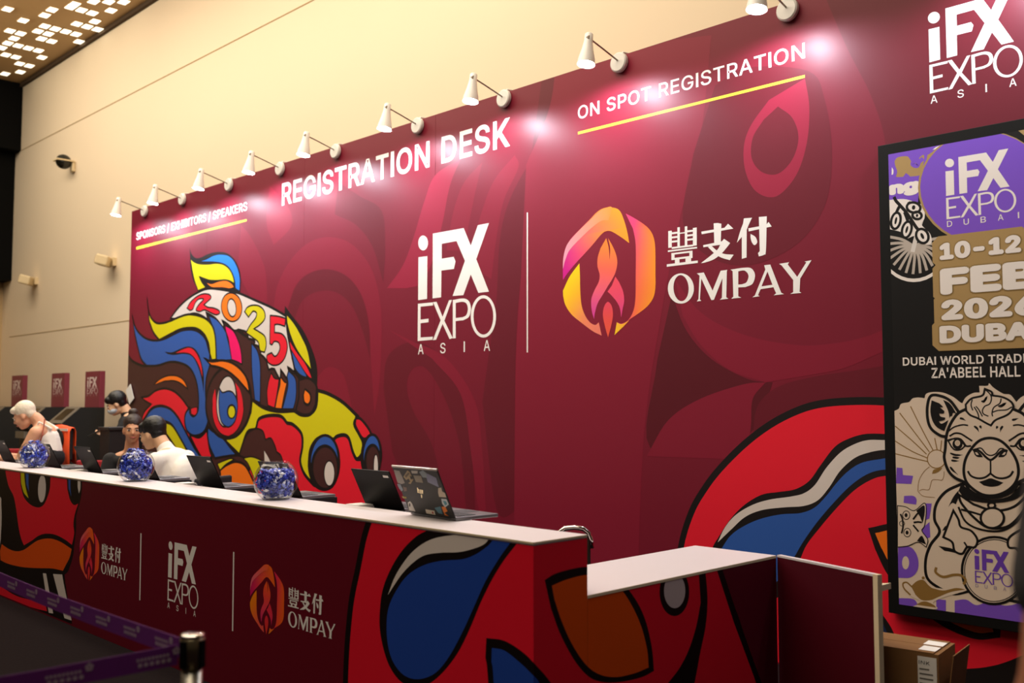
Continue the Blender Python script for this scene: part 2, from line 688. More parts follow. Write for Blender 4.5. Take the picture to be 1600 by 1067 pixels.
# light tiles in the ceiling
TILE_PX = """9,10 29,30 64,22 73,14 102,10 119,15 137,19 114,2 162,2 166,14 191,-1 144,-1
9,46 26,51 113,35 141,31 129,39 145,43 117,62 53,47 64,39 80,43 97,47 114,51 69,51 59,58 75,62 17,58 8,66 22,70 39,73 54,77
1,73 5,84 18,88 25,97 41,101 60,88 27,110 4,113"""
proto = None
seen = set()
TX, TY = 0.165, 0.108
for t in TILE_PX.split():
    x, y = (float(q) for q in t.split(','))
    p = on(2, CZ, x, y)
    key = (round(p.x / 0.135), round(p.y / 0.1445))
    if key in seen: continue
    seen.add(key)
    if proto is None:
        o = empty('ceiling_light')
        MB().box((-TX / 2 - 0.008, -TY / 2 - 0.008, -0.010), (TX / 2 + 0.008, TY / 2 + 0.008, 0.0)).build('frame', M_CEIL, o, local=True)
        MB().box((-TX / 2, -TY / 2, -0.016), (TX / 2, TY / 2, -0.0105), bev=0.002).build('diffuser', M_TILE, o, local=True)
        proto = o
    else:
        o = copy_tree(proto)
    o.location = (key[0] * 0.135, key[1] * 0.1445, CZ)
    tag(o, 'small glowing light tile recessed in the bronze ceiling above the cream wall', 'ceiling light', 'light tiles of the ceiling')

# ------------------------------------------------------------------ printed backdrop
bd = empty('registration_backdrop', (BX0, WY, 0))
tag(bd, 'tall maroon printed backdrop wall headed REGISTRATION DESK', 'backdrop', kind='thing')
n = 7
w = (BX1 - BX0) / n
for i in range(n):
    a = BX0 + i * w
    MB().box((a + 0.0008, WY, 0), (a + w - 0.0008, WY + 0.09, BZ), bev=0.0008).build('wall_panel', M_MAROON, bd)

WALLCLIP = [(0, -1, BZ - 0.004), (0, 1, -0.01), (1, 0, -BX0 - 0.004), (-1, 0, BX1 - 0.004)]
# tone on tone swirls printed over the maroon
A = Art(1, WY, -1, 0, 0.0002)
A.clip = WALLCLIP
T1 = (360, 200, 1.778)
T2 = (780, 100, 1.779)
LT, DK, LT2, DK2 = lin('83112d'), lin('660c21'), lin('931636'), lin('58081a')
A.fill("30,270* 55,300 85,360 100,420 98,560 60,480 20,400*", LT, 1, T1)
A.fill("110,160* 145,200 170,240 165,280 120,325* 100,260", LT, 1, T1)
A.fill("118,520* 130,440 165,370 215,320 270,303 330,318 380,370 408,440 420,540 415,700 400,800* 390,640 385,540 365,465 325,412 270,392 215,405 180,440 160,500*", LT, 1, T1)
A.fill("160,500* 182,440 218,405 270,393 322,412 362,462 384,545 388,640* 366,560 335,490 290,455 240,455 200,480 178,530*", DK, 1, T1)
A.fill("300,150* 360,190 420,230 430,330 425,430* 395,330 350,270 290,240*", DK, 1, T1)
A.fill("435,445* 480,380 510,300 540,200 570,130 640,85* 610,160 590,260 565,360 530,430 490,445*", LT2, 1, T1)
A.fill("600,340* 620,230 650,150 700,95* 680,180 660,280 650,340*", LT, 1, T1)
A.fill("660,380* 690,260 730,150 790,75* 800,110 760,200 740,300 725,420*", LT, 1, T1)
A.fill("740,470* 750,300 780,190 845,70* 870,85* 830,260 800,480 790,760 800,1060* 740,1060 700,760*", DK, 1, T1)
A.fill("235,700* 270,665 310,680 330,740 340,800 350,880* 300,830 250,760*", LT, 1, T1)
A.fill("425,720* 435,640 480,600 540,600 610,660 650,760 672,880 680,1060* 655,1060* 640,900 615,800 580,720 540,665 505,670 490,720 510,790 560,880 590,1000 600,1060* 520,1060 450,900*", DK, 1, T1)
A.fill("440,560* 500,590 600,640 680,760 700,900 710,1060* 690,1060 668,900 640,740 560,640*", LT, 1, T1)
A.fill("75,280* 140,120 160,-30* 590,-80* 560,200 505,420 450,700 400,1067 380,1700* 40,1700* 45,900 60,600*", LT, 1, T2)
A.fill("130,-40* 190,-60* 125,300 80,520 60,520* 90,250*", DK, 0.5, T2)
A.fill("600,60* 690,10 860,20 905,100 925,240 910,380 850,480 760,540 660,560 560,520 510,430 540,250*", DK, 2, T2)
A.fill("850,40* 862,120 855,220 825,310 770,368 715,355 685,300 680,230 700,170 750,100*", LT2, 3, T2)
A.fill("775,118* 815,150 832,205 815,265 775,305 730,300 702,262 705,205 735,155*", DK, 4, T2)
A.fill("480,640* 520,740 590,820 690,875 760,885* 720,1000 640,1067* 420,1067 440,820*", DK2, 2, T2)
A.fill("490,600* 560,690 660,745 780,775 900,780 1065,740 1300,600* 1300,700* 1065,800 960,845 860,865 740,885* 640,850 560,780 510,700*", LT, 3, T2)
A.fill("410,1090* 470,990 560,930 680,890 740,885* 705,930 700,1000 690,1100*", LT, 3, T2)
A.fill("705,1080* 715,960 770,900 870,870 1000,850 1100,830 1300,760* 1300,1100*", DK, 2, T2)
A.fill("860,-300* 960,-60 1030,80 1070,200 1080,330 1120,600* 1800,600* 1800,-300*", DK, 0.4, T2)
A.build('tone_pattern_print', bd)

# the lion dance head at the left end
A = Art(1, WY, -1, 0)
A.clip = WALLCLIP
FA, FB = (190, 300, 3.556), (190, 540, 3.556)
W1, W2 = 0.034, 0.026
A.fill("34,50* 60,85 110,110 140,112* 200,60 250,0 300,-60 400,-120 480,-170 560,-140 640,-90 700,-50 800,-20 900,100 960,150 1060,190 1085,250* 1085,330 1040,385 960,365 800,345 725,300* 700,440 650,510 570,525* 640,605 660,600 900,655* 900,800 740,900 450,1000 22,1000*", BRN, 2, FB, W1)
# tuft
A.fill("379,312* 390,345 412,366 440,364 480,345 530,333 580,338 622,368 651,420 663,480 660,555* 560,545 430,550* 398,490 383,420*", BLK, 2, FA)
A.fill("425,385* 470,373 510,352 550,345 592,352 622,378 646,425 658,482 656,552* 632,537* 628,490 612,445 588,413 556,396 510,389 462,388*", SKY, 3, FA, 0.014)
A.fill("384,370* 400,386 430,398 480,400 530,395 570,404 602,432 620,470 628,510* 600,494 570,489 530,492 490,490 458,480 432,470* 446,500 468,530* 425,548* 405,490 392,430*", YEL, 3, FA, 0.014)
A.fill("466,498* 500,508 540,495 580,490 610,505 628,530* 600,538 560,532 510,532 490,525*", ORG, 4, FA, 0.014)
# helmet
A.fill("905,705* 908,632* 950,690 1010,770 1055,865 1084,960 1088,1050 1082,1100* 1000,1060 960,1005* 930,850*", BLK, 3, FA)
A.fill("272,702* 310,650 360,600 420,560 480,537 540,540 600,550 660,565 740,600 820,635 880,668 915,690* 915,720 925,800 940,880 955,950 965,1005* 940,985 925,975* 932,1010 920,1040* 900,1010 885,990* 884,1020 880,1043* 862,1010 850,985* 835,982 818,988* 800,930 770,900* 775,870 755,855 735,850* 740,830 725,820 705,815* 695,780 650,765* 625,770 590,735 560,715* 568,735 565,755* 520,700 470,670* 480,710* 440,685 400,675 350,690 310,705*", BON, 4, FA, W2)
D = 0.016
A.fill("364,645* 385,610 420,580 455,566 488,570 497,588 478,608 458,626* 480,640 510,644 538,656 546,672 525,682 495,670 462,655 435,664 414,655 430,625 456,596 430,594 410,615 396,650 380,658*", RED, 5, FA, D)
A.fill(None, ORG, 5, FA, D, pts=ellipse(612, 640, 57, 80, -6, frame=FA), holes=[ellipse(613, 643, 24, 50, -6, frame=FA)])
A.fill("684,665* 700,640 730,629 766,634 792,660 797,700 772,735 735,760* 762,775 796,802 804,850 795,890* 770,880 760,835 728,808 692,782* 715,740 745,700 750,672 732,662 716,680 706,695*", YEL, 5, FA, D)
A.fill("826,686* 870,690 912,702* 908,746* 872,735 851,737* 850,780* 890,788 915,820 921,870 905,925 876,956 840,962 812,942 808,908 834,893* 850,912 866,903 880,870 874,838 850,830 836,848 824,842*", RED, 5, FA, D)
# flames and stripes under the helmet
A.fill("142,588* 150,655 165,700 195,728 232,728 275,715 320,695 370,680 420,685 470,705 505,745 520,800 525,870 526,932* 490,937* 490,880 480,830 455,785 415,758 370,755 320,765 270,790 210,822* 178,780 155,720*", YEL, 6, FA, W2)
A.fill("485,685* 530,710 570,760 592,810 602,870 612,932* 570,936* 528,932* 526,860 520,790 500,730*", BLU, 5, FA, D)
A.fill("575,740* 620,770 650,830 665,890 670,957* 640,942 612,932* 600,860 585,800*", PNK, 5, FA, D)
A.fill("722,-15* 755,30 770,100 772,200 770,318* 740,303* 735,250 725,150 722,60*", BLU, 5, FB, D)
A.fill("832,150* 850,180 876,185* 866,260 850,347* 813,332* 808,260 816,200*", RED, 5, FB, D)
A.fill("884,172* 905,200 920,205* 905,270 890,352* 853,349* 865,280 880,220*", ORG, 5, FB, D)
A.fill("928,138* 965,180 972,240 968,300 955,352* 893,352* 910,290 925,220 920,170*", BLU, 5, FB, D)
A.fill("917,678* 960,730 1000,800 1035,880 1057,992* 1010,932 970,870 940,800 920,730*", YEL, 5, FA, D)
A.fill("933,825* 975,890 1020,950 1050,1010 1062,1052* 1020,1002 975,930 940,872*", RED, 5, FA, 0.01)
A.fill("943,880* 985,942 1020,1002 1032,1032* 990,1012 960,970 945,922*", BLU, 4, FA, 0.01)
A.fill("985,190* 1040,180 1085,230 1085,330 1055,378 1010,384 968,362* 985,290*", BRN, 5, FB, W2)
A.fill("1018,235* 1050,260 1055,300 1040,335 1015,325 1005,280*", BLK, 6, FB)
A.fill("1020,248* 1043,270 1047,300 1035,320 1018,308 1014,275*", ORG, 7, FB)
# left flames
A.fill("178,218* 215,185 260,167 310,169 347,195 370,243* 330,210 290,195 240,197*", ORG, 4, FB, D)
A.fill("110,287* 150,280 190,250 240,238 290,253 332,290 372,345* 354,390 354,430* 376,487* 390,530 412,570 440,618* 402,560 347,460 312,395 270,350 215,333 165,350 130,400 108,430* 125,370 165,325* 135,310*", RED, 4, FB, W2)
A.fill("128,410* 165,355 215,336 270,352 312,398 348,462 400,560 445,625* 470,760 450,768* 410,672 370,592 320,502 280,440 240,420 190,422 150,432*", BLU, 5, FB, W2)
A.fill("240,424* 280,442 320,502 370,592 410,672 452,768* 470,900* 385,900* 380,740 330,620 270,520 222,455*", YEL, 4, FB, W2)
A.fill("59,-170* 75,-108 100,-68 140,-38 190,-28 240,-38 290,-63 340,-85 400,-88 440,-68 468,-33 482,17 500,75* 486,125 470,190 468,280 482,380 475,440 450,485 405,500 368,478 352,430 355,380 378,345* 380,375 400,392 422,370 428,320 425,250 410,180 380,125 330,97 270,90 200,110 140,112* 110,75 90,5 75,-60*", BLU, 6, FB, W2)
A.fill("240,33* 280,37 320,20 365,5 402,14 430,50 446,100 458,170 456,265* 448,200 430,130 405,76 380,52 340,46 290,52 255,46*", BLK, 8, FB)
A.fill("303,40* 340,22 375,12 405,28 430,70 445,120 450,175* 435,122 410,72 380,44 345,37*", RED, 9, FB)
A.fill("385,350* 405,342 421,342* 418,375 404,388 388,380*", RED, 8, FB, 0.012)
A.fill("480,448* 500,470 560,510 600,560 642,608* 580,615 520,626* 490,560 478,500*", BLU, 5, FB, W2)
A.fill("380,495* 430,510 462,485 474,468* 480,520 490,580 504,622* 445,622* 415,570*", RED, 4, FB, W2)
# snout
A.fill("725,300* 790,345 870,365 960,362* 1000,385 1050,380 1080,330* 1085,248* 1150,268 1230,315 1312,392* 1293,435 1320,490 1342,540 1335,600 1308,630 1285,590 1265,520 1240,497 1200,503 1178,522* 1130,507 1085,520 1052,570 1042,640 1052,720 1064,770* 1015,710 993,640 1005,560 1000,490 955,440 920,430* 890,395 850,387 800,392 762,410 750,450 745,465* 700,480 670,560 655,607* 570,518* 640,500 690,440 718,370*", YEL, 5, FB, W1)
A.fill("1302,402* 1330,408 1372,460 1384,497 1345,518 1312,470 1297,435*", RED, 6, FB, W2)
A.fill("750,450* 762,410 800,392 850,387 890,395 920,430* 955,440 1000,490 1005,560 993,640 1015,710 1064,770* 1120,797 1170,780 1200,720 1210,650 1200,590 1178,522* 1200,503 1240,497 1265,520 1285,590 1308,630* 1345,640 1420,720 1432,760* 1425,860 1405,930 1410,1010* 1380,1250 1200,1400* 700,1400* 690,800*", RED, 4, FB, W1)
A.fill("655,610* 670,560 700,490 745,462 785,475 800,522* 830,515 852,555 862,590* 885,610 900,655* 780,665*", BRN, 6, FB, 0.018)
A.fill("793,583* 815,620 832,658* 796,660*", BON, 7, FB)
A.fill("548,690* 590,660 640,645 690,670 738,762* 740,960* 560,960*", ORG, 6, FB, W2)
A.fill("532,655* 600,628 627,632* 580,660 548,692*", YEL, 7, FB, 0.014)
A.fill("678,625* 720,617 762,630 795,655 770,690 740,745* 715,680 700,650*", YEL, 7, FB, 0.014)
for cx, cy, rx, ry, ix, iw, wx, wrx in ((1125, 648, 82, 150, 1132, 66, 1155, 27), (1388, 612, 52, 118, 1397, 36, 1414, 11)):
    A.fill(None, BLK, 7, pts=ellipse(cx, cy, rx + 8, ry + 8, 3, frame=FB))
    A.fill(None, BLU, 8, pts=ellipse(cx + 2, cy - 4, rx - 8, ry - 12, 3, frame=FB))
    A.fill(None, BLK, 9, pts=ellipse(ix - 2, cy + 28, iw + 12, ry - 22, 0, frame=FB))
    A.fill(None, BRN, 10, pts=ellipse(ix, cy + 30, iw, ry - 38, 0, frame=FB))
    A.fill(None, BLK, 11, pts=ellipse(wx, cy + 62, wrx + 5, 74, 0, frame=FB))
    A.fill(None, BON, 12, pts=ellipse(wx, cy + 62, wrx, 66, 0, frame=FB))
# big eye
A.fill(None, BRN, 7, pts=ellipse(595, 315, 126, 200, 4, frame=FB), line=W1)
A.fill(None, RED, 8, pts=ellipse(592, 345, 88, 158, 2, frame=FB), line=0.016)
A.fill(None, BRN, 9, pts=ellipse(598, 290, 84, 168, 2, frame=FB))
A.fill("632,205* 660,250 675,330 665,410 630,470 590,500 540,460 515,390 507,300 520,240* 530,330 545,400 580,450 620,430 645,350 645,270*", RED, 10, FB)
A.fill(None, BON, 10.5, pts=ellipse(583, 310, 54, 142, 4, frame=FB), line=0.018)
A.fill("545,238* 562,260 595,252 620,262 640,300 645,350 630,420 595,452 560,430 545,380 540,310*", BLU, 11.5, FB, 0.016)
A.fill(None, BLK, 12.5, pts=ellipse(612, 366, 26, 42, 0, frame=FB))
A.fill(None, YEL, 13, pts=ellipse(612, 368, 18, 32, 0, frame=FB))
A.fill("460,70* 500,88 560,82 612,95 660,130 697,185 713,265* 680,227 640,182 590,142 540,120 500,112*", ORG, 13, FB, W2)
A.build('lion_head_print', bd)

# the round motif at the right end
A = Art(1, WY, -1, 0)
A.clip = WALLCLIP
FC = (840, 600, 2.2845)
A.fill("480,900* 490,760 512,580 548,460 592,380 650,303 740,213 830,145 920,98 1000,73 1100,62 1230,62 1400,80 1560,170 1700,330 1800,520 1840,760 1800,950 1650,1060* 1500,1100 900,1300* 520,1200*", RED, 4, FC, 0.042)
A.fill("610,720* 620,600 650,540 690,480 740,430 800,395 860,385 920,375 970,345 1010,290 1060,225 1110,195 1170,178 1240,178 1320,185* 1330,325* 1240,328 1190,342 1130,380 1070,440 1010,510 960,575 930,640 860,760 700,800*", BLK, 5, FC)
A.fill("643,565* 670,510 710,465 770,430 830,412 900,402 950,390 990,360 1030,300 1080,245 1130,215 1180,200 1240,200* 1320,205* 1320,240* 1240,235 1180,245 1130,265 1080,310 1040,370 1000,415 950,435 880,440 800,450 740,475 690,520*", BON, 6, FC)
A.fill("655,590* 690,540 740,505 800,480 870,465 940,460 990,440 1030,400 1070,350 1110,310 1160,280 1240,265* 1320,262* 1320,305* 1240,305 1180,320 1120,360 1060,420 1000,490 950,560 915,620* 860,700 780,740 680,720*", BLU, 6, FC)
A.fill("1180,514* 1290,495 1420,520 1530,610 1620,760 1650,850 1652,905* 1560,910 1440,860 1330,770 1250,680 1205,590*", BLK, 5, FC)
A.fill("1205,532* 1290,518 1400,545 1500,630 1590,770 1628,885* 1560,885 1450,835 1350,750 1270,660 1225,580*", ORG, 6, FC)
A.fill("1215,790* 1230,820 1262,868 1290,930 1330,980 1400,1010* 1400,1080* 1200,1080*", BLK, 5, FC)
A.fill("1222,835* 1245,880 1275,960 1330,1030* 1230,1060*", lin('16264e'), 6, FC)
A.fill("1500,1018* 1600,1010 1690,985 1800,930 1900,850* 1900,1300* 1350,1300*", BLK, 5, FC)
A.build('round_motif_print', bd)

# headings
YLW = lin('f5dc3a')
def heading(body, bl, tr, off, rule=None):
    """one part per word, all set from one measured line of lettering"""
    gl = text_mesh(body)
    ex = lambda g: (min(p[0] for p in g[0]), max(p[0] for p in g[0]))
    gl = sorted(gl, key=ex)
    x0, x1 = min(ex(g)[0] for g in gl), max(ex(g)[1] for g in gl)
    y0, y1 = min(p[1] for g in gl for p in g[0]), max(p[1] for g in gl for p in g[0])
    groups, end = [[gl[0]]], ex(gl[0])[1]
    for g in gl[1:]:
        if ex(g)[0] - end > 0.16: groups.append([])
        groups[-1].append(g)
        end = max(end, ex(g)[1])
    A = Art(1, WY, -1, 0)
    a, b = A.uv(*bl), A.uv(*tr)
    X = lambda x: a[0] + (x - x0) / (x1 - x0) * (b[0] - a[0])
    Y = lambda y: a[1] + (y - y0) / (y1 - y0) * (b[1] - a[1])
    for sub in groups:
        TEXTS['\x00w'] = sub
        pp = [p for g in sub for p in g[0]]
        A = Art(1, WY, -1, 0)
        A.text_uv('\x00w', (X(min(p[0] for p in pp)), Y(min(p[1] for p in pp))), (X(max(p[0] for p in pp)), Y(max(p[1] for p in pp))), WHT, 6, off)
        A.build('heading_word' if len(sub) > 1 else 'heading_slash', bd)
    if rule:
        A = Art(1, WY, -1, 0)
        A.fill(rule, YLW, 6)
        tag(A.build('heading_rule', bd), 'yellow line under ' + body)
heading('REGISTRATION DESK', (440.5, 322), (797, 182.5), 0.016)
heading('ON SPOT REGISTRATION', (903.2, 187), (1257.5, 66), 0.008, "903.2,206* 1257.5,117* 1257.5,121.5* 903.2,210.2*")
heading('SPONSORS / EXHIBITORS / SPEAKERS', (213, 377), (386.3, 314.5), 0.012, "213,386* 385.5,342.3* 385.5,345.6* 213,390*")

# ------------------------------------------------------------------ logo templates, measured off the backdrop
TA = Art(1, WY, -1, 0)
FH = (600, 310, 3.95)
FG = (860, 300, 3.6364)
def tpl(frame, txt, pts=None):
    pp = pts if pts is not None else smooth(parse(txt, frame))
    return [TA.uv(*p[:2]) for p in pp]
def tpt(frame, x, y):
    return TA.uv(frame[0] + x / frame[2], frame[1] + y / frame[2])

IFX = [
    (tpl(FH, None, ellipse(242, 275, 30, 46, 0, frame=FH)), []),
    (tpl(FH, "213,363* 268,356* 266,620* 211,628*"), []),
    (tpl(FH, "302,217* 492,183* 536,290* 580,165* 648,152* 570,375* 648,575* 583,583* 536,470* 490,597* 424,602* 500,385* 448,263* 357,280* 357,372* 430,360* 442,388* 432,435* 355,445* 353,610* 300,617*"), []),
    (tpl(FH, "210,650* 303,641* 303,660* 226,668* 226,748* 275,742* 275,764* 226,770* 226,858* 302,853* 300,872* 208,880*"), []),
    (tpl(FH, "303,640* 325,638* 362,730* 402,628* 420,626* 373,755* 425,862* 405,868* 362,775* 322,872* 302,875* 350,752*"), []),
    (tpl(FH, "425,627* 490,617 525,635 537,680 525,730 490,752* 443,757* 443,862* 425,864*"), [tpl(FH, "443,645* 485,638 510,650 518,685 508,720 485,733* 443,738*")]),
    (tpl(FH, None, ellipse(614, 728, 78, 131, 0, frame=FH)), [tpl(FH, None, ellipse(614, 728, 61, 112, 0, frame=FH))]),
]
SUBBOX = [(tpt(FH, 210, 963), tpt(FH, 245, 898)), (tpt(FH, 347, 957), tpt(FH, 380, 890)), (tpt(FH, 492, 948), tpt(FH, 500, 882)), (tpt(FH, 616, 942), tpt(FH, 655, 873))]

def fit(pairs):
    """least squares u' = a*u + b, v' = c*v + d from (template, target) pairs"""
    r = []
    for k in (0, 1):
        xs = [p[0][k] for p in pairs]; ys = [p[1][k] for p in pairs]
        n = len(xs); mx = sum(xs) / n; my = sum(ys) / n
        a = sum((x - mx) * (y - my) for x, y in zip(xs, ys)) / sum((x - mx) ** 2 for x in xs)
        r += [a, my - a * mx]
    return lambda p: (r[0] * p[0] + r[1], r[2] * p[1] + r[3])

def ifx(A, pairs, col, layer, sub='ASIA', subcol=None):
    T = fit(pairs)
    for o, hs in IFX:
        A.poly([T(p) for p in o], col, layer, [[T(p) for p in h] for h in hs])
    if sub == 'ASIA':
        for ch, (a, b) in zip(sub, SUBBOX):
            A.text_uv(ch, T(a), T(b), subcol or col, layer, 0.004)
    elif sub:
        u0, u1 = SUBBOX[0][0][0], SUBBOX[3][1][0] + 0.12
        v0, v1 = SUBBOX[0][0][1], SUBBOX[0][1][1]
        hw = (SUBBOX[0][1][0] - SUBBOX[0][0][0])
        for i, ch in enumerate(sub):
            c = u0 + hw / 2 + (u1 - u0 - hw) * i / (len(sub) - 1)
            q = hw * (0.12 if ch == 'I' else 0.5)
            A.text_uv(ch, T((c - q, v0)), T((c + q, v1)), subcol or col, layer, 0.004)

IBL, XTR, XBR, EBL, OR_ = tpt(FH, 211, 628), tpt(FH, 648, 152), tpt(FH, 648, 575), tpt(FH, 208, 880), tpt(FH, 692, 728)

PEACH = 'f5907a'
EMB = [
    ("72,500* 72,400 85,330 110,275 160,220 220,160 270,110 310,90 350,88 385,98 405,125 425,180 440,240 448,290* 400,255 350,225 320,222 290,240 240,300 190,355 140,410 95,465*", ((100, 420), (420, 200)), ('d4108c', 'f2566a', 'ff8f3a', 'ffa326')),
    ("72,440* 74,375 95,300 150,232 225,160 275,112 310,92 350,88 330,160* 290,165 240,200 180,255 110,330 82,395*", ((100, 380), (350, 120)), ('f0a0b8', 'f59a88', 'ff9a3c')),
    ("72,560* 110,480 165,405* 168,470 170,560 177,640 197,700 225,740 255,755 275,740* 292,816* 240,790 180,745 120,695 85,640 73,590*", ((80, 560), (270, 780)), ('ffd60a', 'ffb42a', 'f58a60', 'f2806e')),
    ("428,122* 480,150 540,190 575,230 592,280 597,350 597,450 597,540 585,600 550,650 500,690 430,740 365,812* 378,740* 405,748 440,730 470,680 483,610 485,480 485,300 470,210*", ((455, 420), (597, 430)), ('f0457c', 'fb6a4a', 'ff8a2c', 'ff9a22')),
    ("365,812* 378,740* 405,750 450,728* 420,760*", ((370, 800), (450, 730)), ('ffd21e', 'ff9a40')),
    ("318,262* 332,320 337,385* 340,320 328,262* 355,310 375,360 380,410 365,470 330,530 300,580 270,630 255,680 248,722* 235,670 233,610 250,560 275,510 280,470 268,420 270,370 285,320*", ((320, 300), (250, 700)), ('ff8a34', 'fb6a54', 'f2607e', 'd8409a')),
    ("370,480* 395,520 415,570 420,620 412,660 403,712* 395,660 375,620 345,585 325,566* 350,530*", ((370, 500), (405, 700)), ('ef4c60', 'ee4a70', 'e0428a')),
    ("328,624 350,650 356,700 346,760 328,826* 310,760 299,700 306,650", ((328, 630), (328, 820)), ('e8455e', 'ec5048', 'ee5a3c')),
]
EMBT = [(tpl(FG, t), tpt(FG, *g[0]), tpt(FG, *g[1]), c) for t, g, c in EMB]

def row(x0, y0, x1, y1, sh=-0.125):
    k = lambda x, y: f"{x},{y + sh * (x - 668):.1f}*"
    return ' '.join((k(x0, y0), k(x1, y0), k(x1, y1), k(x0, y1)))
OMP = [(tpl(FG, t), []) for t in (
    # feng
    row(670, 222, 690, 318), row(810, 222, 832, 324), row(690, 316, 812, 326), row(722, 208, 736, 318), row(764, 208, 778, 318),
    row(680, 232, 724, 243), row(684, 256, 722, 267), row(684, 280, 722, 291), row(736, 240, 764, 246), row(776, 232, 812, 243), row(776, 256, 814, 267), row(776, 280, 814, 291),
    row(668, 332, 834, 341), row(688, 350, 706, 390), row(790, 350, 808, 392), row(704, 350, 792, 360), row(704, 379, 792, 390),
    row(708, 390, 734, 412), row(768, 390, 800, 414), row(662, 410, 838, 424),
    # zhi
    "928,178* 950,176* 972,180* 968,300* 932,300*", "858,225* 990,203* 1010,180* 1040,208* 860,240*",
    "868,302* 975,280* 987,266* 1022,290* 1005,312 975,347 930,382 880,400 856,404* 910,362 950,327 965,300* 870,314*",
    "895,312* 916,306* 950,335 990,352 1042,356* 1020,387* 970,372 928,345*",
    # fu
    "1100,150* 1146,146* 1128,185 1116,215* 1115,372* 1088,380* 1088,255* 1060,288* 1080,220 1095,180*", "1125,206* 1225,188* 1240,170* 1258,196* 1127,224*",
    "1185,142* 1230,138* 1225,332 1215,356 1185,366* 1180,347* 1190,336*", "1138,238* 1165,255 1176,285 1160,302 1145,285 1138,260",
    # OMPAY
    "832,462* 872,457* 922,560* 968,447* 1006,442* 1003,452* 1000,598* 1012,606* 963,612* 975,601* 978,490* 930,612* 915,614* 858,492* 850,610* 858,618* 832,622* 842,608* 848,475*",
    "1300,408* 1357,399* 1349,411* 1403,482* 1455,399* 1444,395* 1484,387* 1420,492* 1416,566* 1427,573* 1363,579* 1380,569* 1380,500* 1315,418*")]
OMP += [
    (tpl(FG, None, ellipse(742, 548, 74, 86, 0, frame=FG)), [tpl(FG, None, ellipse(743, 546, 43, 74, -3, frame=FG))]),
    (tpl(FG, "1024,441* 1100,430 1142,434 1163,470 1150,520 1110,540* 1068,542* 1068,592* 1085,600* 1028,606* 1040,594* 1036,450*"), [tpl(FG, "1068,450* 1105,447 1126,475 1115,512 1090,524* 1068,526*")]),
    (tpl(FG, "1215,416* 1250,412* 1312,572* 1328,580* 1270,587* 1283,575* 1268,541* 1195,552* 1180,586* 1190,592* 1148,598* 1162,588* 1222,440*"), [tpl(FG, "1200,536* 1262,527* 1234,452*")]),
]
def ompay(A, pairs, col, layer, deep=False):
    """deep: the redder print of the same mark on the counter"""
    T = fit(pairs)
    dp = lambda h: h if not deep else h[:2] + '%02x' % int(int(h[2:4], 16) * 0.66) + '%02x' % int(int(h[4:], 16) * 0.7)
    for i, (t, a, b, c) in enumerate(EMBT):
        A.poly([T(p) for p in t], grad(None, T(a), T(b), *[dp(h) for h in c]), layer + (1 if i in (1, 4, 7) else 0.5 if i == 6 else 0))
    for o, hs in OMP:
        A.poly([T(p) for p in o], col, layer, [[T(p) for p in h] for h in hs])
EL, ET, EB, YTR = tpt(FG, 72, 500), tpt(FG, 345, 88), tpt(FG, 328, 825), tpt(FG, 1484, 387)
idn = [(IBL, IBL), (XTR, XTR)]

A = Art(1, WY, -1, 0)
ifx(A, idn, WHT, 6)
A.build('expo_logo_print', bd)
F3 = (1240, 0, 4.4444)
q = lambda fr, x, y: (fr[0] + x / fr[2], fr[1] + y / fr[2])
A = Art(1, WY, -1, 0)
ifx(A, [(IBL, A.uv(*q(F3, 945, 432))), (XBR, A.uv(*q(F3, 1530, 290))), (EBL, A.uv(*q(F3, 948, 650))), (tpt(FH, 213, 363), A.uv(*q(F3, 935, 205)))], WHT, 6)
A.build('expo_logo_print', bd)
A = Art(1, WY, -1, 0)
ompay(A, [(EL, EL), (ET, ET), (YTR, YTR)], WHT, 6)
A.build('sponsor_logo_print', bd)
A = Art(1, WY, -1, 0)
A.fill("823.1,332* 825,332* 825,550.5* 823.1,550.5*", WHT, 6)
A.build('divider_line', bd)
# ------------------------------------------------------------------ arm lamps along the top of the backdrop
def make_lamp():
    """mount on the backdrop at the origin, arm reaching out along -Y"""
    r = empty('arm_spotlight')
    ry = Matrix.Rotation(math.pi / 2, 4, 'X')
    MB().lathe([(0.062, 0.0), (0.066, 0.004), (0.066, 0.026), (0.058, 0.034)], 28, ry).build('mount_disc', M_LAMP, r, local=True)
    MB().tube([(0.0, -0.018, 0.03), (0.012, -0.012, 0.05), (0.02, 0.0, 0.066), (0.024, 0.05, 0.07), (0.024, 0.112, 0.068), (0.024, 0.114, 0.02)], 0.008, 8).build('clamp_hook', M_LAMP, r, local=True)
    MB().tube([(0, -0.03, 0.01), (0, -0.2, 0.055), (0, -0.335, 0.088)], 0.0055, 8).build('arm', M_WIRE, r, local=True)
    t = Matrix.Translation((0, -0.35, -0.095)) @ Matrix.Rotation(math.radians(-9), 4, 'X')
    sh = MB().lathe([(0.058, 0.0), (0.054, 0.035), (0.038, 0.10), (0.028, 0.16), (0.027, 0.205), (0.020, 0.212)], 28, t, cap0=False)
    sh.lathe([(0.054, 0.004), (0.050, 0.035), (0.034, 0.10)], 28, t, cap0=False)
    s = sh.build('lamp_shade', M_LAMP, r, smooth=True, local=True)
    MB().lathe([(0.014, 0), (0.014, 0.022)], 10, Matrix.Translation((0, -0.337, 0.078)) @ Matrix.Rotation(math.pi / 2, 4, 'Y')).build('pivot_knob', M_WIRE, s, local=True)
    MB().lathe([(0.049, 0.006), (0.049, 0.016)], 24, t).build('led_face', M_BULB, r, local=True)
    return r
LAMPS_PX = [(228, 327), (287, 310), (360, 286), (440, 262), (527, 233), (655, 192), (790, 149), (970, 91), (1233, 12)]
proto = make_lamp()
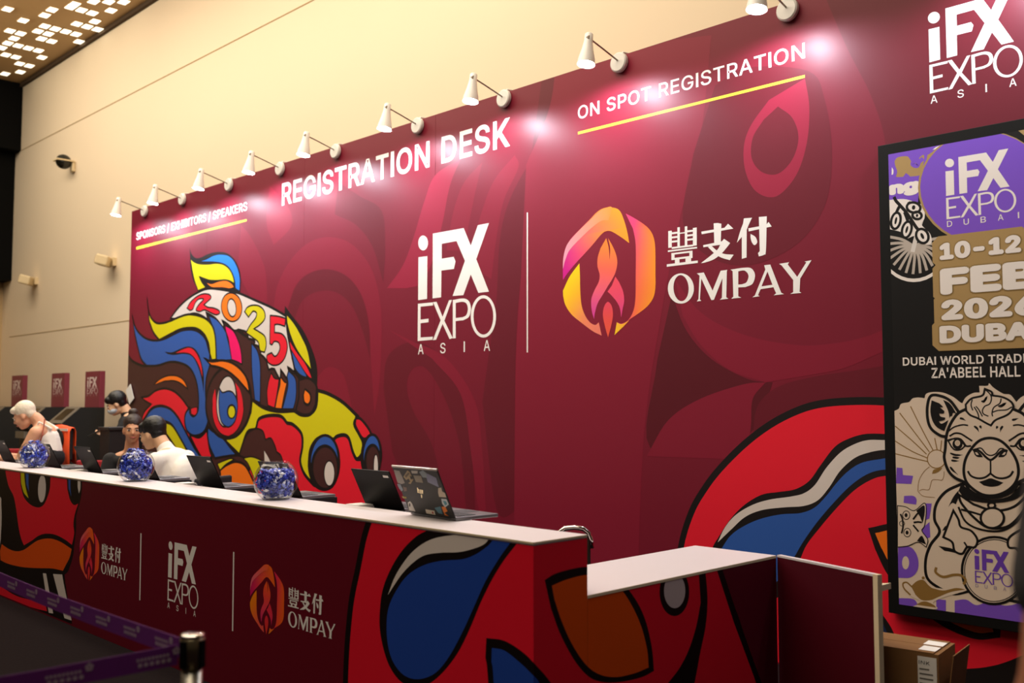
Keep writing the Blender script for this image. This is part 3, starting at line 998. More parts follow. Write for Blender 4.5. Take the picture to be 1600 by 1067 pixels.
words = ['first', 'second', 'third', 'fourth', 'fifth', 'sixth', 'seventh', 'eighth', 'ninth']
over = ['beside the far end', 'over EXHIBITORS', 'over SPEAKERS', 'left of the desk heading', 'over REGIST', 'over RATION', 'over DESK', 'over ON SPOT', 'over the camel poster side']
for i, (x, y) in enumerate(LAMPS_PX):
    o = proto if i == 0 else copy_tree(proto)
    p = on(1, WY, x, y)
    o.location = (p.x, WY - 0.003, 3.70)
    tag(o, f'white arm spotlight, {words[i]} from the far end, {over[i]}', 'spotlight', 'arm spotlights along the backdrop top')
xs = [on(1, WY, *p).x for p in LAMPS_PX]
for x in xs + [xs[-1] + 1.25, xs[-1] + 2.5]:
    l = bpy.data.lights.new('spotlight_beam', 'SPOT')
    l.energy = LAMP_W
    l.color = LAMP_COL
    l.spot_size = math.radians(165)
    l.spot_blend = 0.45
    l.shadow_soft_size = 0.045
    o = bpy.data.objects.new('spotlight_beam', l)
    COL.objects.link(o)
    o.location = (x, WY - 0.37, 3.70 - 0.115)
    o.rotation_euler = (math.radians(14), 0, 0)

# ------------------------------------------------------------------ poster display on the backdrop
PY = WY - 0.055
pa, pb = on(1, PY, 1371.3, 228.3), on(1, PY, 1388.5, 957)
pcx = on(1, PY, 1548, 700).x
PL, PT, PB = (pa.x + pb.x) / 2, pa.z, pb.z
PR = 2 * pcx - PL
ia, ib = on(1, PY, 1388, 241.5), on(1, PY, 1405, 944)
IL, IT, IB = (ia.x + ib.x) / 2, ia.z, ib.z
IR = 2 * pcx - IL
po = empty('display_poster', (PL, PY, PB))
tag(po, 'tall black framed poster with a camel drawing and the dates 10-12 FEB 2026', 'poster')
MB().box((PL, PY, PB), (PR, WY - 0.0095, PT), bev=0.002).build('frame', mat('poster_black_frame', '090807', 0.6, spec=0.2), po)
A = Art(1, PY, -1, 0, 0.0004)
INN = [(1, 0, -IL), (-1, 0, IR), (0, 1, -IB), (0, -1, IT)]
A.clip = INN
PBK, PUR, TAN, PBE, PWH, GLD = lin('0c0908'), lin('7a4fc4'), lin('a98a58'), lin('dcc8b4'), lin('ece2da'), lin('8d6a34')
A.poly([(IL, IB), (IR, IB), (IR, IT), (IL, IT)], PBK, 0)
Q1, Q2, Q3 = (1360, 180, 2.808), (1360, 540, 2.5417), (1380, 600, 5.336)
# corner patch
A.fill("70,150* 345,100* 250,230 215,300 205,390 150,420 75,400*", PUR, 1, Q1)
A.fill("104,205* 120,185 160,180 175,195 185,210 210,205 215,185* 235,175 232,220 220,262 150,270 108,268 100,235*", TAN, 2, Q1)
A.fill("250,175* 290,150 320,128 345,120 300,180 265,225 240,235*", TAN, 2, Q1)
A.fill("94,228* 101,240 100,258 93,262*", PWH, 3, Q1)
A.fill("272,152* 288,140 306,134 300,146 285,150*", PWH, 3, Q1)
A.fill("75,278* 212,266* 214,340 205,372* 75,378*", PUR, 3, Q1)
for s_ in ("82,190 110,176 150,170 190,165 230,150 262,158", "96,200 100,225 108,250 100,275", "178,178 190,195 186,215 205,222 214,205 232,190", "150,262 165,275 152,290"):
    A.stroke(s_, 0.022, PUR, 2.5, Q1)
A.text('ng', (1360 + 84 / 2.808, 180 + 366 / 2.808), (1360 + 212 / 2.808, 180 + 286 / 2.808), PWH, 5, 0.07)
A.fill("80,372* 150,368 205,385 235,400 238,450 225,480 262,520 268,560 240,565 200,530 160,540 140,515 85,500*", PWH, 4, Q1)
for s_ in ("104,358 112,375 130,395 160,430 200,490 212,503", "130,397 122,410 114,428", "150,425 160,450 165,468", "168,380 175,392 190,396"):
    A.stroke(s_, 0.016, PBK, 5, Q1)
for cx, cy, rx, ry, rt in ((112, 463, 20, 36, 12), (160, 502, 20, 36, 15), (228, 530, 26, 32, -25), (190, 405, 30, 22, 10), (205, 440, 20, 16, 10)):
    A.fill(None, PWH, 5, pts=ellipse(cx, cy, rx, ry, rt, frame=Q1), line=0.013, lcol=PBK)
    A.fill(None, PBK, 6, pts=ellipse(cx, cy, rx * 0.25, ry * 0.45, rt, frame=Q1))
# palm leaf in a half round badge
A.fill(None, PWH, 2, pts=ellipse(190, 560, 158, 172, 0, frame=Q1))
A.fill(None, PBK, 2.2, pts=ellipse(190, 552, 150, 165, 0, frame=Q1))
for i in range(15):
    a = math.radians(200 - i * 15.5)
    x1_, y1_ = 190 + 118 * math.cos(a), 575 + 122 * math.sin(a)
    A.stroke(f"190,575 {190 + 60 * math.cos(a) + 6:.0f},{575 + 56 * math.sin(a) - 10:.0f} {x1_:.0f},{y1_:.0f}", 0.014, lin('b9aca0'), 2.6, Q1)
A.stroke("230,440 205,520 185,600", 0.022, lin('d9d0c8'), 2.8, Q1)
# purple disc with the logo
A.fill(None, TAN, 6, pts=ellipse(497, 318, 288, 250, 0, frame=Q1))
A.fill(None, PUR, 6.5, pts=ellipse(499, 316, 280, 243, 0, frame=Q1))
A.fill("640,60* 700,40* 700,120* 676,90*", TAN, 7, Q1)
A.clip = None
ifx(A, [(IBL, A.uv(*q(Q1, 333, 353))), (XTR, A.uv(*q(Q1, 605, 147))), (XBR, A.uv(*q(Q1, 612, 313))), (EBL, A.uv(*q(Q1, 334, 458)))], PWH, 8, 'DUBAI')
# dates in puffy letters on a tan halo
A.clip = None
for body, (x0, yb), (x1, yt) in (('10-12', (300, 643), (666, 516)), ('FEB', (303, 795), (742, 628)), ('2026', (308, 907), (742, 775)), ('DUBAI', (300, 1008), (745, 896))):
    bl, tr = A.uv(*q(Q1, x0, yb)), A.uv(*q(Q1, x1, yt))
    hw = 0.030
    a_, b_ = (bl[0] - hw, bl[1] - hw), (tr[0] + hw, tr[1] + hw)
    b_ = (min(b_[0], IR), b_[1])
    A.poly([(a_[0] + 0.03, a_[1]), (b_[0] - 0.03, a_[1]), (b_[0], a_[1] + 0.03), (b_[0], b_[1] - 0.03), (b_[0] - 0.03, b_[1]), (a_[0] + 0.03, b_[1]), (a_[0], b_[1] - 0.03), (a_[0], a_[1] + 0.03)], TAN, 9)
    A.text_uv(body, bl, (min(tr[0], IR - 0.02), tr[1]), lin('8d7242'), 10, 0.072)
    A.text_uv(body, (bl[0] + 0.006, bl[1] + 0.006), (min(tr[0], IR - 0.02) - 0.006, tr[1] - 0.006), PWH, 11, 0.054)
A.text('DUBAI WORLD TRADE CENTRE', (1411, 571.5), (1700, 549), PWH, 8, 0.016)
A.text("ZA'ABEEL HALL 5", (1456, 591), (1612, 571), PWH, 8, 0.016)
# drawing of a camel, fan, cat and lamp
A.wk = 0.55
A.clip = INN
A.fill("92,225* 130,205 150,165 215,150 245,120 290,112 345,118* 360,80 420,66 500,72 580,105 640,150 660,160* 690,110 750,75 805,70* 800,15* 870,14 885,-5 920,30 1000,80 1060,90 1110,150* 1150,110 1230,75 1320,66 1390,90 1420,140* 1560,140* 1720,180* 1720,2200* 92,2200*", PBE, 2, Q3)
for s_ in ("100,350 240,470 362,585", "100,475 240,560 365,615", "100,580 240,615 368,645", "137,240 260,400 385,565", "228,185 320,370 415,550", "430,450 440,500 450,548", "487,470 482,520 478,555"):
    A.stroke(s_, 0.009, GLD, 3, Q3)
A.fill(None, PBE, 3.5, pts=ellipse(445, 625, 76, 76, 0, frame=Q3), line=0.009, lcol=GLD)
A.fill("407,748* 420,715 455,705 495,697* 470,725 440,742*", GLD, 4, Q3)
for s_ in ("385,690 340,730 300,800 290,880 300,905 340,935 430,945", "300,890 330,878 380,880 395,840 410,800 450,797 490,800 505,770 508,728"):
    A.stroke(s_, 0.005, GLD, 4, Q3)
# purple letter scraps down the left edge
for t in ("112,695* 160,700* 165,758* 250,765* 235,833* 108,828*", "175,932* 250,932 278,960 275,1005* 170,990*", "330,995* 405,995* 395,1067 385,1120* 340,1140*"):
    A.fill(t, PUR, 3, Q3)
A.fill("200,730* 235,700* 238,760* 215,770*", PUR, 3, Q2)
A.fill("110,800* 160,800 188,840 188,890 160,920 110,922*", PUR, 3, Q2)
A.fill(None, PBE, 3.2, pts=ellipse(140, 862, 14, 26, 0, frame=Q2))
A.fill("112,1002* 170,1006 190,1030* 190,1060* 112,1035*", PUR, 3, Q2)
A.fill("262,1006* 300,1010* 300,1063* 262,1058*", PUR, 3, Q2)
A.fill("335,1012* 380,1008 420,1030 470,1018 520,1030 560,1030 640,1010 700,1020* 700,1150* 335,1080*", PUR, 3, Q2)
# camel body
LW = 0.026
A.fill("360,550* 300,580 262,630 255,690 275,740 240,790 220,850 225,920 270,960 330,985 390,975* 640,1030* 700,1000 740,900 720,800 690,740 705,660 690,600 640,560 600,550*", PBE, 4, Q2, LW, PBK)
A.fill(None, PBE, 6, pts=ellipse(492, 893, 128, 133, 0, frame=Q2), line=0.022, lcol=PBK)
A.fill(None, None, 6, pts=ellipse(492, 893, 118, 123, 0, frame=Q2), line=0.008, lcol=PBK)
A.fill("330,655* 350,690 360,720 400,735 425,770 415,800 385,800 365,826 335,815 325,780 290,760*", PBE, 7, Q2, 0.02, PBK)
A.fill("660,655* 640,690 632,720 590,735 550,765 550,800 580,805 600,826 630,815 660,780 690,760*", PBE, 7, Q2, 0.02, PBK)
A.stroke("385,800 378,788 372,780", 0.016, PBK, 8, Q2)
A.fill("350,575* 330,600 310,640* 325,625 340,630* 352,600*", PBK, 5, Q2)
A.fill("285,735* 300,715 325,720 350,712 370,722* 345,725 330,735 305,730*", PBK, 5, Q2)
A.fill("270,795* 300,800 330,808 345,825* 315,818 295,815*", PBK, 5, Q2)
# collar and medallion
A.fill("350,590* 365,630 420,690 470,722 540,720 590,680 625,620 630,585* 570,640 490,655 410,630*", PBE, 8, Q2, 0.022, PBK)
A.stroke("360,650 400,660 440,672", 0.018, PBK, 9, Q2)
A.stroke("350,640 380,700 440,730 520,735 580,700 615,640", 0.018, PBK, 8.8, Q2)
A.fill(None, PBE, 10, pts=ellipse(485, 684, 46, 40, 0, frame=Q2), line=0.02, lcol=PBK)
A.fill(None, PBE, 9.5, pts=ellipse(482, 634, 14, 11, 0, frame=Q2), line=0.018, lcol=PBK)
# head
A.fill("625,225* 560,140 480,100 400,98 370,180 372,290 400,370 470,425 530,440* 560,380 640,330*", PBE, 9, Q3, LW, PBK)
A.fill("405,135* 395,220 410,300 450,360 510,392* 530,340 545,300* 490,330 465,310* 510,300 520,280* 480,270 468,245* 505,245 512,225* 475,195* 500,190 470,160*", PBK, 10, Q3)
A.fill("500,130* 560,165 615,250* 585,240 575,265* 560,270 555,290* 545,230 520,170*", PBK, 10, Q3)
A.fill("1135,225* 1170,180 1230,120 1300,98 1380,100 1400,180 1395,290 1370,370 1310,425 1250,440* 1210,380 1150,330*", PBE, 9, Q3, LW, PBK)
A.fill("1375,135* 1380,220 1370,300 1330,360 1270,392* 1240,340 1235,300* 1285,330 1312,310* 1268,300 1300,245*", PBK, 10, Q3)
A.fill("690,210* 620,250 560,340 530,430 520,540 512,620 545,720 600,780 680,820 720,880 800,930 900,945 1000,930 1090,880 1130,820 1210,780 1265,720 1298,620 1290,540 1280,430 1250,340 1170,250 1090,210* 1000,140 780,140*", PBE, 11, Q3, LW, PBK)
A.fill("655,825* 700,870 770,930 900,962 1040,940 1110,880 1150,835* 1200,860 1100,960 900,990 700,960 630,890*", PBK, 10.5, Q3)
A.fill("690,170* 740,120 830,95 850,40* 905,65 910,95* 1000,110 1070,150 1085,200 1040,255 940,300 900,345* 860,325 790,285 730,260 695,225*", PBE, 12, Q3, 0.018, PBK)
for s_ in ("850,45 890,80 905,120 890,165 850,185 830,220 840,250 880,268", "985,120 975,160 925,195 910,240 915,270", "915,235 960,220 1030,215 1075,190", "745,130 735,175 750,220", "760,190 790,240 800,280", "775,185 800,215 830,270"):
    A.stroke(s_, 0.011, PBK, 13, Q3)
for s_ in ("820,145 845,140 862,115 845,150 830,155", "960,185 985,180 1015,165 990,190 970,195", "640,285 665,290 690,305", "1075,300 1100,295 1130,285", "760,350 785,370 800,400", "810,345 815,360 822,372", "1000,350 985,370 978,400", "955,350 950,362 945,375",
           "560,575 600,590 640,592 665,590", "580,610 620,615 640,612", "570,635 600,640 635,640", "560,690 585,720 625,755", "1240,590 1200,598 1140,595", "1230,640 1190,645 1160,640"):
    A.stroke(s_, lambda t: 0.004 + 0.016 * math.sin(math.pi * min(1, t + 0.15)), PBK, 13, Q3)
# muzzle
A.fill("885,450 800,475 730,550 685,640 675,740 700,820 760,880 830,920 900,930 975,918 1050,880 1105,820 1130,740 1115,640 1055,540 975,470", PBE, 13, Q3, 0.024, PBK)
A.stroke("750,555 780,545 820,570 860,610 897,632 935,610 975,570 1010,550 1040,560", 0.02, PBK, 14, Q3)
A.stroke("780,540 820,535 860,580 900,595 940,580 975,540 1010,540", 0.012, PBK, 14, Q3)
A.stroke("897,632 898,690 897,745", 0.014, PBK, 14, Q3)
for sx in (1, -1):
    X = lambda x: 897 + sx * (x - 897)
    A.fill(f"{X(755)},560* {X(780)},555 {X(815)},580 {X(835)},610* {X(790)},608 {X(765)},590*", PBK, 15, Q3)
    A.fill(f"{X(768)},568* {X(785)},570 {X(800)},590* {X(780)},590*", PBE, 16, Q3)
    A.stroke(f"{X(708)},725 {X(735)},765 {X(790)},785 {X(850)},778 {X(897)},745", 0.018, PBK, 14, Q3)
    # eyes
    A.fill(f"{X(545)},475* {X(600)},452 {X(650)},460 {X(690)},510* {X(650)},545 {X(600)},548 {X(570)},520*", PBE, 13, Q3, 0.014, PBK)
    A.fill(None, PBK, 14, pts=ellipse(X(622), 500, 42, 46, 0, frame=Q3))
    A.fill(None, lin('cbb59c'), 15, pts=ellipse(X(622), 492, 19, 22, 0, frame=Q3), line=0.006, lcol=PBE)
    A.stroke(f"{X(540)},400 {X(590)},360 {X(660)},340 {X(710)},345", 0.013, PBK, 14, Q3)
    A.stroke(f"{X(555)},435 {X(600)},410 {X(650)},415 {X(700)},445 {X(745)},475", 0.016, PBK, 14, Q3)
    A.stroke(f"{X(535)},470 {X(600)},455 {X(650)},470 {X(690)},515 {X(735)},515", 0.016, PBK, 14, Q3)
A.fill("800,815* 850,800 897,785 945,800 1005,822* 960,848 900,856 840,845*", PBK, 15, Q3)
# little cat sticker
A.fill("108,635* 140,640 175,655 215,625 222,660 215,715 205,735 228,770 222,800* 190,780 150,795 108,800*", PBE, 6, Q2, 0.008, PBK)
A.fill("182,655* 213,634 216,665 208,705* 198,680*", PBK, 7, Q2)
A.fill("185,775* 205,755 222,790*", PBK, 7, Q2)
for cx, cy in ((143, 673), (147, 742)):
    A.fill(None, PBE, 7, pts=ellipse(cx, cy, 14, 17, 0, frame=Q2), line=0.007, lcol=PBK)
    A.fill(None, PBK, 8, pts=ellipse(cx - 1, cy, 6, 8, 0, frame=Q2))
A.fill(None, PBE, 7, pts=ellipse(126, 706, 10, 10, 0, frame=Q2), line=0.006, lcol=PBK)
for s_ in ("170,690 185,670 190,665", "172,702 190,700 205,702", "170,712 185,730 192,738", "120,668 128,690 130,720 124,745"):
    A.stroke(s_, 0.016, PBK, 8, Q2)
# oil lamp sticker
A.fill("118,945* 140,925 165,945 185,930 205,915 215,925 225,950 290,965 340,955 380,955 385,970 340,985 290,1000 250,1020 265,1045 180,1045 170,1035 205,1020 160,995*", PBE, 6, Q2)
A.fill("162,955* 185,935 210,930 230,950 245,962* 290,972 340,962 378,968* 320,978 270,998 240,1010 205,1010 180,990*", GLD, 7, Q2)
A.stroke("165,958 145,940 130,945 135,965 160,990", 0.014, GLD, 7, Q2)
A.fill("180,1028* 215,1015 250,1028 262,1040*", GLD, 7, Q2)
A.fill(None, GLD, 7, pts=ellipse(210, 922, 6, 6, 0, frame=Q2))
A.stroke("262,880 260,900 290,918 330,910 360,912 378,930 370,948", 0.022, GLD, 7, Q2)
A.clip = None
ifx(A, [(IBL, A.uv(*q(Q2, 415, 890))), (XTR, A.uv(*q(Q2, 545, 820))), (XBR, A.uv(*q(Q2, 557, 900))), (EBL, A.uv(*q(Q2, 417, 942)))], lin('6a3fb0'), 9, 'DUBAI', lin('9a8aa8'))
A.build('printed_sheet', po, INK_MATT)

# ------------------------------------------------------------------ registration counter
ct = empty('registration_counter', (X0, Y0, 0))
tag(ct, 'long maroon registration counter with a white ledge and two logo panels', 'counter')
XL = -10.8
LT2_ = 0.014
MB().box((XL, Y0, 0.0), (X0 - 0.0005, Y0 + 0.022, Z1 - LT2_), bev=0.001).build('front_panel', M_DMAROON, ct)
MB().box((X0 - 0.022, Y0 + 0.0225, 0.0), (X0, Y1, Z1 - LT2_)).build('end_panel', mat('scarlet_board', 'd8122a', 0.4), ct)
MB().box((XL, Y1 - 0.02, 0.0), (X0 - 0.0225, Y1 - 0.001, Z1 - LT2_)).build('back_panel', M_DMAROON, ct)
xs_ = [XL, -9.2, -7.6, -6.0, -4.1, X0]
for a, b in zip(xs_, xs_[1:]):
    MB().box((a + 0.001, Y0, Z1 - LT2_ + 0.0005), (b, Y1, Z1), bev=0.002).build('ledge_board', M_WHITE, ct)
MB().box((XL, Y0 - 0.0022, Z1 - 0.0075), (X0 + 0.0002, Y0 - 0.0003, Z1 - 0.0005)).box((X0 + 0.0003, Y0, Z1 - 0.0075), (X0 + 0.0022, Y1, Z1 - 0.0005)).build('ledge_edging', M_EDGE, ct)

NVY = lin('2248a8')
FD = (520, 780, 2.7586)
FE = (0, 730, 4.268)
A = Art(1, Y0, -1, 0, 0.0003)
A.clip = [(-1, 0, X0), (0, -1, Z1 - LT2_), (0, 1, -0.03), (1, 0, -XL)]
A.fill("168,60* 135,165 108,300 83,420 68,550 58,700 54,900 60,1300* 1000,1300* 1000,60*", RED, 1, FD, 0.038)
A.fill("203,560 203,480 215,390 250,300 300,220 360,160 420,128* 520,90 700,90 830,110* 800,180 740,260 690,340 640,440 590,560 540,660 480,740 420,792 370,808 300,790 250,730 220,650", BLK, 3, FD)
A.fill("238,412* 265,340 300,280 340,230 390,190 450,165 540,152 600,150 650,130* 700,130* 675,168 650,195 600,215 540,228 470,230 400,240 350,270 300,320 265,370*", BON, 4, FD)
A.fill("700,165* 740,110* 800,130* 770,180 720,250 660,350 610,460 560,570 500,680 440,750 370,775 310,760 265,710 240,640 232,550 240,470 270,400 320,330 390,285 470,265 560,258 620,235 670,200*", NVY, 4, FD)
LEAFB = "662,598* 740,610 820,660 880,720 945,800 1000,930* 1000,1100* 690,1100* 668,760 658,680*"
LEAFI = "686,640* 740,652 800,698 850,745 895,800 940,930* 940,1100* 710,1100* 692,760 684,700*"
A.fill(LEAFB, BLK, 3, FD)
A.fill(LEAFI, NVY, 4, FD)
A.build('motif_print', ct, INK_DESK)

A = Art(1, Y0, -1, 0, 0.0003)
A.clip = [(-1, 0, X0), (0, -1, Z1 - LT2_), (0, 1, -0.012), (1, 0, -XL)]
A.fill("-300,-60* 548,75* 543,180 522,270 507,330 508,400 495,520 485,600 455,690 430,715* 445,830 480,1020* 480,1100* -300,1000*", BLK, 1, FE)
A.fill("30,-20* 140,-10* 445,30* 455,150 465,210 490,250 522,243* 500,310 490,380 495,440 480,517* 430,480 370,450 310,442 260,455 210,490 160,520* 140,470 125,400 115,330 105,260 90,190 60,130 42,60*", RED, 2, FE)
A.fill("133,-5* 337,10* 334,130 316,200 291,250 255,268 205,250 160,200 138,120*", BLK, 3, FE)
A.fill("137,-5* 160,-5* 165,90 175,150 191,207* 160,170 142,110*", YEL, 4, FE)
A.fill("170,-5* 192,-5* 190,100 194,165* 175,110*", BLU, 4, FE)
A.fill(None, BON, 4, pts=ellipse(280, 142, 26, 92, 2, frame=FE))
A.fill("443,30* 548,40* 545,150 530,220 500,252 470,220 450,150*", BLK, 3, FE)
A.fill("455,40* 470,40* 470,140 476,195* 458,140*", BLU, 4, FE)
A.fill("519,60* 537,60* 536,140 527,175* 518,130*", BON, 4, FE)
A.fill("-40,190* 4,200 9,250 11,340 7,430 -2,520 -40,600*", BON, 3, FE)
A.fill("12,513* 60,545 110,560 160,550 210,515 260,485 330,475 400,495 478,545* 465,600 440,650 420,690* 350,675 250,672 150,665 60,645 5,620* 0,560*", lin('e8560a'), 3, FE)
A.fill("286,706* 308,708* 355,975* 325,970*", BON, 3, FE)
A.fill("354,711* 415,715* 430,800 478,1022* 430,1006*", BON, 3, FE)
A.fill("-60,740* 0,780* 60,830 130,865 200,880 260,875 300,890* 314,960* 250,945 150,915 60,880 0,855 -60,830*", RED, 3, FE)
A.build('lion_mouth_print', ct, INK_DESK)

F6 = (110, 800, 5.336)
F7 = (340, 850, 5.336)
A = Art(1, Y0, -1, 0, 0.0003)
ompay(A, [(EL, A.uv(*q(F6, 78, 400))), (ET, A.uv(*q(F6, 163, 122))), (tpt(FG, 597, 420), A.uv(*q(F6, 238, 330))), (EB, A.uv(*q(F6, 160, 566))), (YTR, A.uv(*q(F6, 478, 470)))], WHT, 2, True)
A.build('sponsor_logo_print', ct, INK_DESK)
A = Art(1, Y0, -1, 0, 0.0003)
ompay(A, [(EL, A.uv(*q(F7, 277, 470))), (ET, A.uv(*q(F7, 410, 178))), (tpt(FG, 597, 420), A.uv(*q(F7, 556, 450))), (EB, A.uv(*q(F7, 415, 758))), (YTR, A.uv(*q(F7, 985, 676)))], WHT, 2, True)
A.build('sponsor_logo_print', ct, INK_DESK)
A = Art(1, Y0, -1, 0, 0.0003)
ifx(A, [(IBL, A.uv(*q(F6, 815, 548))), (XTR, A.uv(*q(F6, 1053, 290))), (XBR, A.uv(*q(F6, 1046, 606))), (EBL, A.uv(*q(F6, 808, 738))), (OR_, A.uv(*q(F6, 1067, 715)))], WHT, 2)
A.build('expo_logo_print', ct, INK_DESK)
for t in ("219.5,833* 221.2,833.3* 219.2,938* 217.7,937.6*", "364.2,862* 366.2,862.4* 364.4,986* 362.5,985.5*"):
    A = Art(1, Y0, -1, 0, 0.0003)
    A.fill(t, WHT, 2)
    A.build('divider_line', ct, INK_DESK)

# end of the counter and front of the low desk share one printed face
LFO = "913,348* 960,320 1040,298 1100,292 1180,308 1250,362 1310,440 1350,530 1375,640 1384,740* 1330,767 1240,787 1160,787 1100,762 1040,692 980,580 940,470*"
LFI = "944,372* 1010,345 1100,325 1180,340 1240,385 1290,460 1330,550 1355,650 1361,725* 1300,750 1220,766 1150,755 1090,712 1030,622 985,522 955,432*"
def end_art(A, low):
    A.fill("840,0* 1700,0* 2300,1600* 840,1600*" if low else "840,0* 1300,0* 1300,1300* 840,1300*", lin('e0162e'), 1, FD)
    A.fill(LEAFB, BLK, 2, FD)
    A.fill(LEAFI, NVY, 3, FD)
    A.fill(LFO, BLK, 3, FD)
    A.fill(LFI, lin('de5208'), 4, FD)
A = Art(0, X0, 1, 1, 0.0003)
A.clip = [(1, 0, -Y0), (-1, 0, Y1), (0, -1, Z1 - LT2_), (0, 1, -0.03)]
end_art(A, False)
A.build('motif_print', ct, INK_DESK)

ld = empty('low_desk', (X0, Y1, 0))
tag(ld, 'low white topped desk returning from the counter end towards the backdrop', 'desk')
MB().box((X0 - 0.46, Y1 + 0.001, Z2 - 0.02), (X0, DY, Z2), bev=0.0015).build('desk_top', M_WHITE, ld)
MB().box((X0 - 0.022, Y1 + 0.001, 0), (X0, DY, Z2 - 0.0205)).build('front_panel', M_DMAROON, ld)
MB().box((X0 - 0.46, DY - 0.022, 0), (X0 - 0.0225, DY, Z2 - 0.0205)).build('side_panel', M_DMAROON, ld)
MB().box((X0 + 0.0003, Y1 + 0.001, Z2 - 0.012), (X0 + 0.002, DY, Z2 - 0.001)).build('edging', M_EDGE, ld)
A = Art(0, X0, 1, 1, 0.0003)
A.clip = [(1, 0, -Y1 - 0.001), (-1, 0, DY), (0, -1, Z2 - 0.013), (0, 1, -0.03)]
end_art(A, True)
A.fill(None, BLK, 5, pts=ellipse(488, 742, 53, 86, 0, frame=FC))
A.fill(None, lin('c4b4b2'), 6, pts=ellipse(489, 738, 38, 62, 0, frame=FC))
A.fill("573,640* 596,640* 606,760 600,860 580,960 560,1067 520,1250* 300,1250* 465,1067 525,980 562,880 582,780*", BLK, 5, FC)
A.fill("632,640* 652,640* 720,840 800,1067 880,1290* 858,1290* 780,1067 700,850*", BLK, 5, FC)
A.fill("652,640* 900,560* 1000,1300* 880,1300* 800,1067 720,840*", lin('5a0d20'), 5, FC)
A.build('motif_print', ld, INK_DESK)

# low swing gate standing open from the end of the low desk
ge = on(2, Z2, 1369, 899)
gv = Vector((ge.x - X0, ge.y - DY, 0))
ga = math.atan2(gv.y, gv.x)
gl = gv.length
gt = empty('swing_gate', (X0 + 0.008, DY + 0.016, 0), ga)
tag(gt, 'dark maroon half height swing gate with white edges, open beside the low desk', 'gate')
MB().box((0.0, -0.012, 0.02), (gl - 0.026, 0.012, Z2 - 0.008)).build('panel', mat('gate_maroon_board', '4a0616', 0.5, spec=0.2), gt, local=True)
MB().box((0.0, -0.013, Z2 - 0.0075), (gl - 0.026, 0.013, Z2 + 0.002)).build('top_edge', M_WHITE, gt, local=True)
MB().box((gl - 0.0255, -0.013, 0.02), (gl, 0.013, Z2 + 0.002)).build('end_edge', M_EDGE, gt, local=True)
MB().prism([(gl - 0.09, 0.0135), (gl - 0.02, 0.0135), (gl - 0.05, 0.12)], Z2 - 0.075, Z2 - 0.05, 2).build('latch_stop', M_EDGE, gt, local=True)
for z in (0.12, 0.6):
    MB().lathe([(0.009, z), (0.009, z + 0.06)], 10, Matrix.Translation((-0.004, 0.018, 0))).build('hinge', M_STEEL, gt, local=True)
# ------------------------------------------------------------------ desk behind the counter, laptops and what they stand on
wd = empty('work_desk', (-6.7, 3.12, 0))
tag(wd, 'long white work desk running behind the registration counter', 'desk')
WX0, WX1, WYB = -10.7, X0 - 0.47, 3.40
for a, b in zip([WX0, -8.8, -6.9, -5.0], [-8.8, -6.9, -5.0, WX1]):
    MB().box((a + 0.001, Y1 + 0.002, Z2 - 0.022), (b - 0.001, WYB, Z2), bev=0.0015).build('desk_top', M_WHITE, wd)
for x in (WX0 + 0.05, -8.8, -6.9, -5.0, WX1 - 0.05):
    MB().box((x - 0.015, Y1 + 0.03, 0), (x + 0.015, WYB - 0.04, Z2 - 0.0225)).build('leg', M_WHITE, wd)

def laptop(name, w, dp, lidh, tilt, shell, deck, keys):
    """origin: middle of the hinge line on the surface; keyboard towards +Y, lid leaning back towards -Y"""
    r = empty(name)
    b = MB().box((-w / 2, 0, 0.002), (w / 2, dp, 0.017), bev=0.003).build('base', deck, r, local=True)
    k = MB()
    for j in range(5):
        for i in range(13):
            x0, y0 = -w * 0.44 + i * w * 0.88 / 13, dp * 0.12 + j * dp * 0.085
            k.box((x0, y0, 0.0172), (x0 + w * 0.88 / 13 - 0.003, y0 + dp * 0.085 - 0.003, 0.0192))
    k.build('keyboard', keys, b, local=True)
    MB().box((-w * 0.16, dp * 0.62, 0.0171), (w * 0.16, dp * 0.93, 0.0176)).build('touchpad', keys, b, local=True)
    T = Matrix.Translation((0, 0.0, 0.014)) @ Matrix.Rotation(math.radians(tilt), 4, 'X')
    l = MB().box((-w / 2, -0.007, 0.0), (w / 2, 0.0, lidh), T, bev=0.0025).build('lid', shell, r, local=True)
    MB().box((-w / 2 + 0.008, 0.0003, 0.012), (w / 2 - 0.008, 0.0012, lidh - 0.008), T).build('screen', M_SCREEN, l, local=True)
    MB().tube([(-w * 0.4, 0.002, 0.013), (w * 0.4, 0.002, 0.013)], 0.006, 8).build('hinge', shell, r, local=True)
    return r, l, T

r, l, T = laptop('laptop', 0.305, 0.215, 0.212, 27, M_LAPBLK, M_LAPGREY, M_KEYS)
MB().box((0.095, -0.0085, 0.178), (0.135, -0.0072, 0.19), T).build('name_sticker', M_PAPER, l, local=True)
case = empty('laptop_riser')
MB().box((-0.15, 0.0, 0.0), (0.15, 0.25, 0.2), bev=0.004).build('body', M_CASE, case, local=True)
MB().box((-0.151, 0.02, 0.16), (0.151, 0.24, 0.165)).build('lid_seam', mat('grey_plastic_trim', '55534f', 0.5), case, local=True)
LZ = Z2 + 0.2
BOWLY = 2.755
HINGE = [(25, 720), (96.5, 730), (161, 737), (250, 748), (351.5, 761), (473, 775), (633, 796)]
where = ['at the far left edge beside the bowl of sweets', 'just behind the farthest bowl of sweets', 'between the two far bowls of sweets', 'behind the middle bowl before the man in white', 'with grey keyboard left of the nearest bowl', 'mostly hidden behind the nearest bowl of sweets', 'next to the stickered laptop']
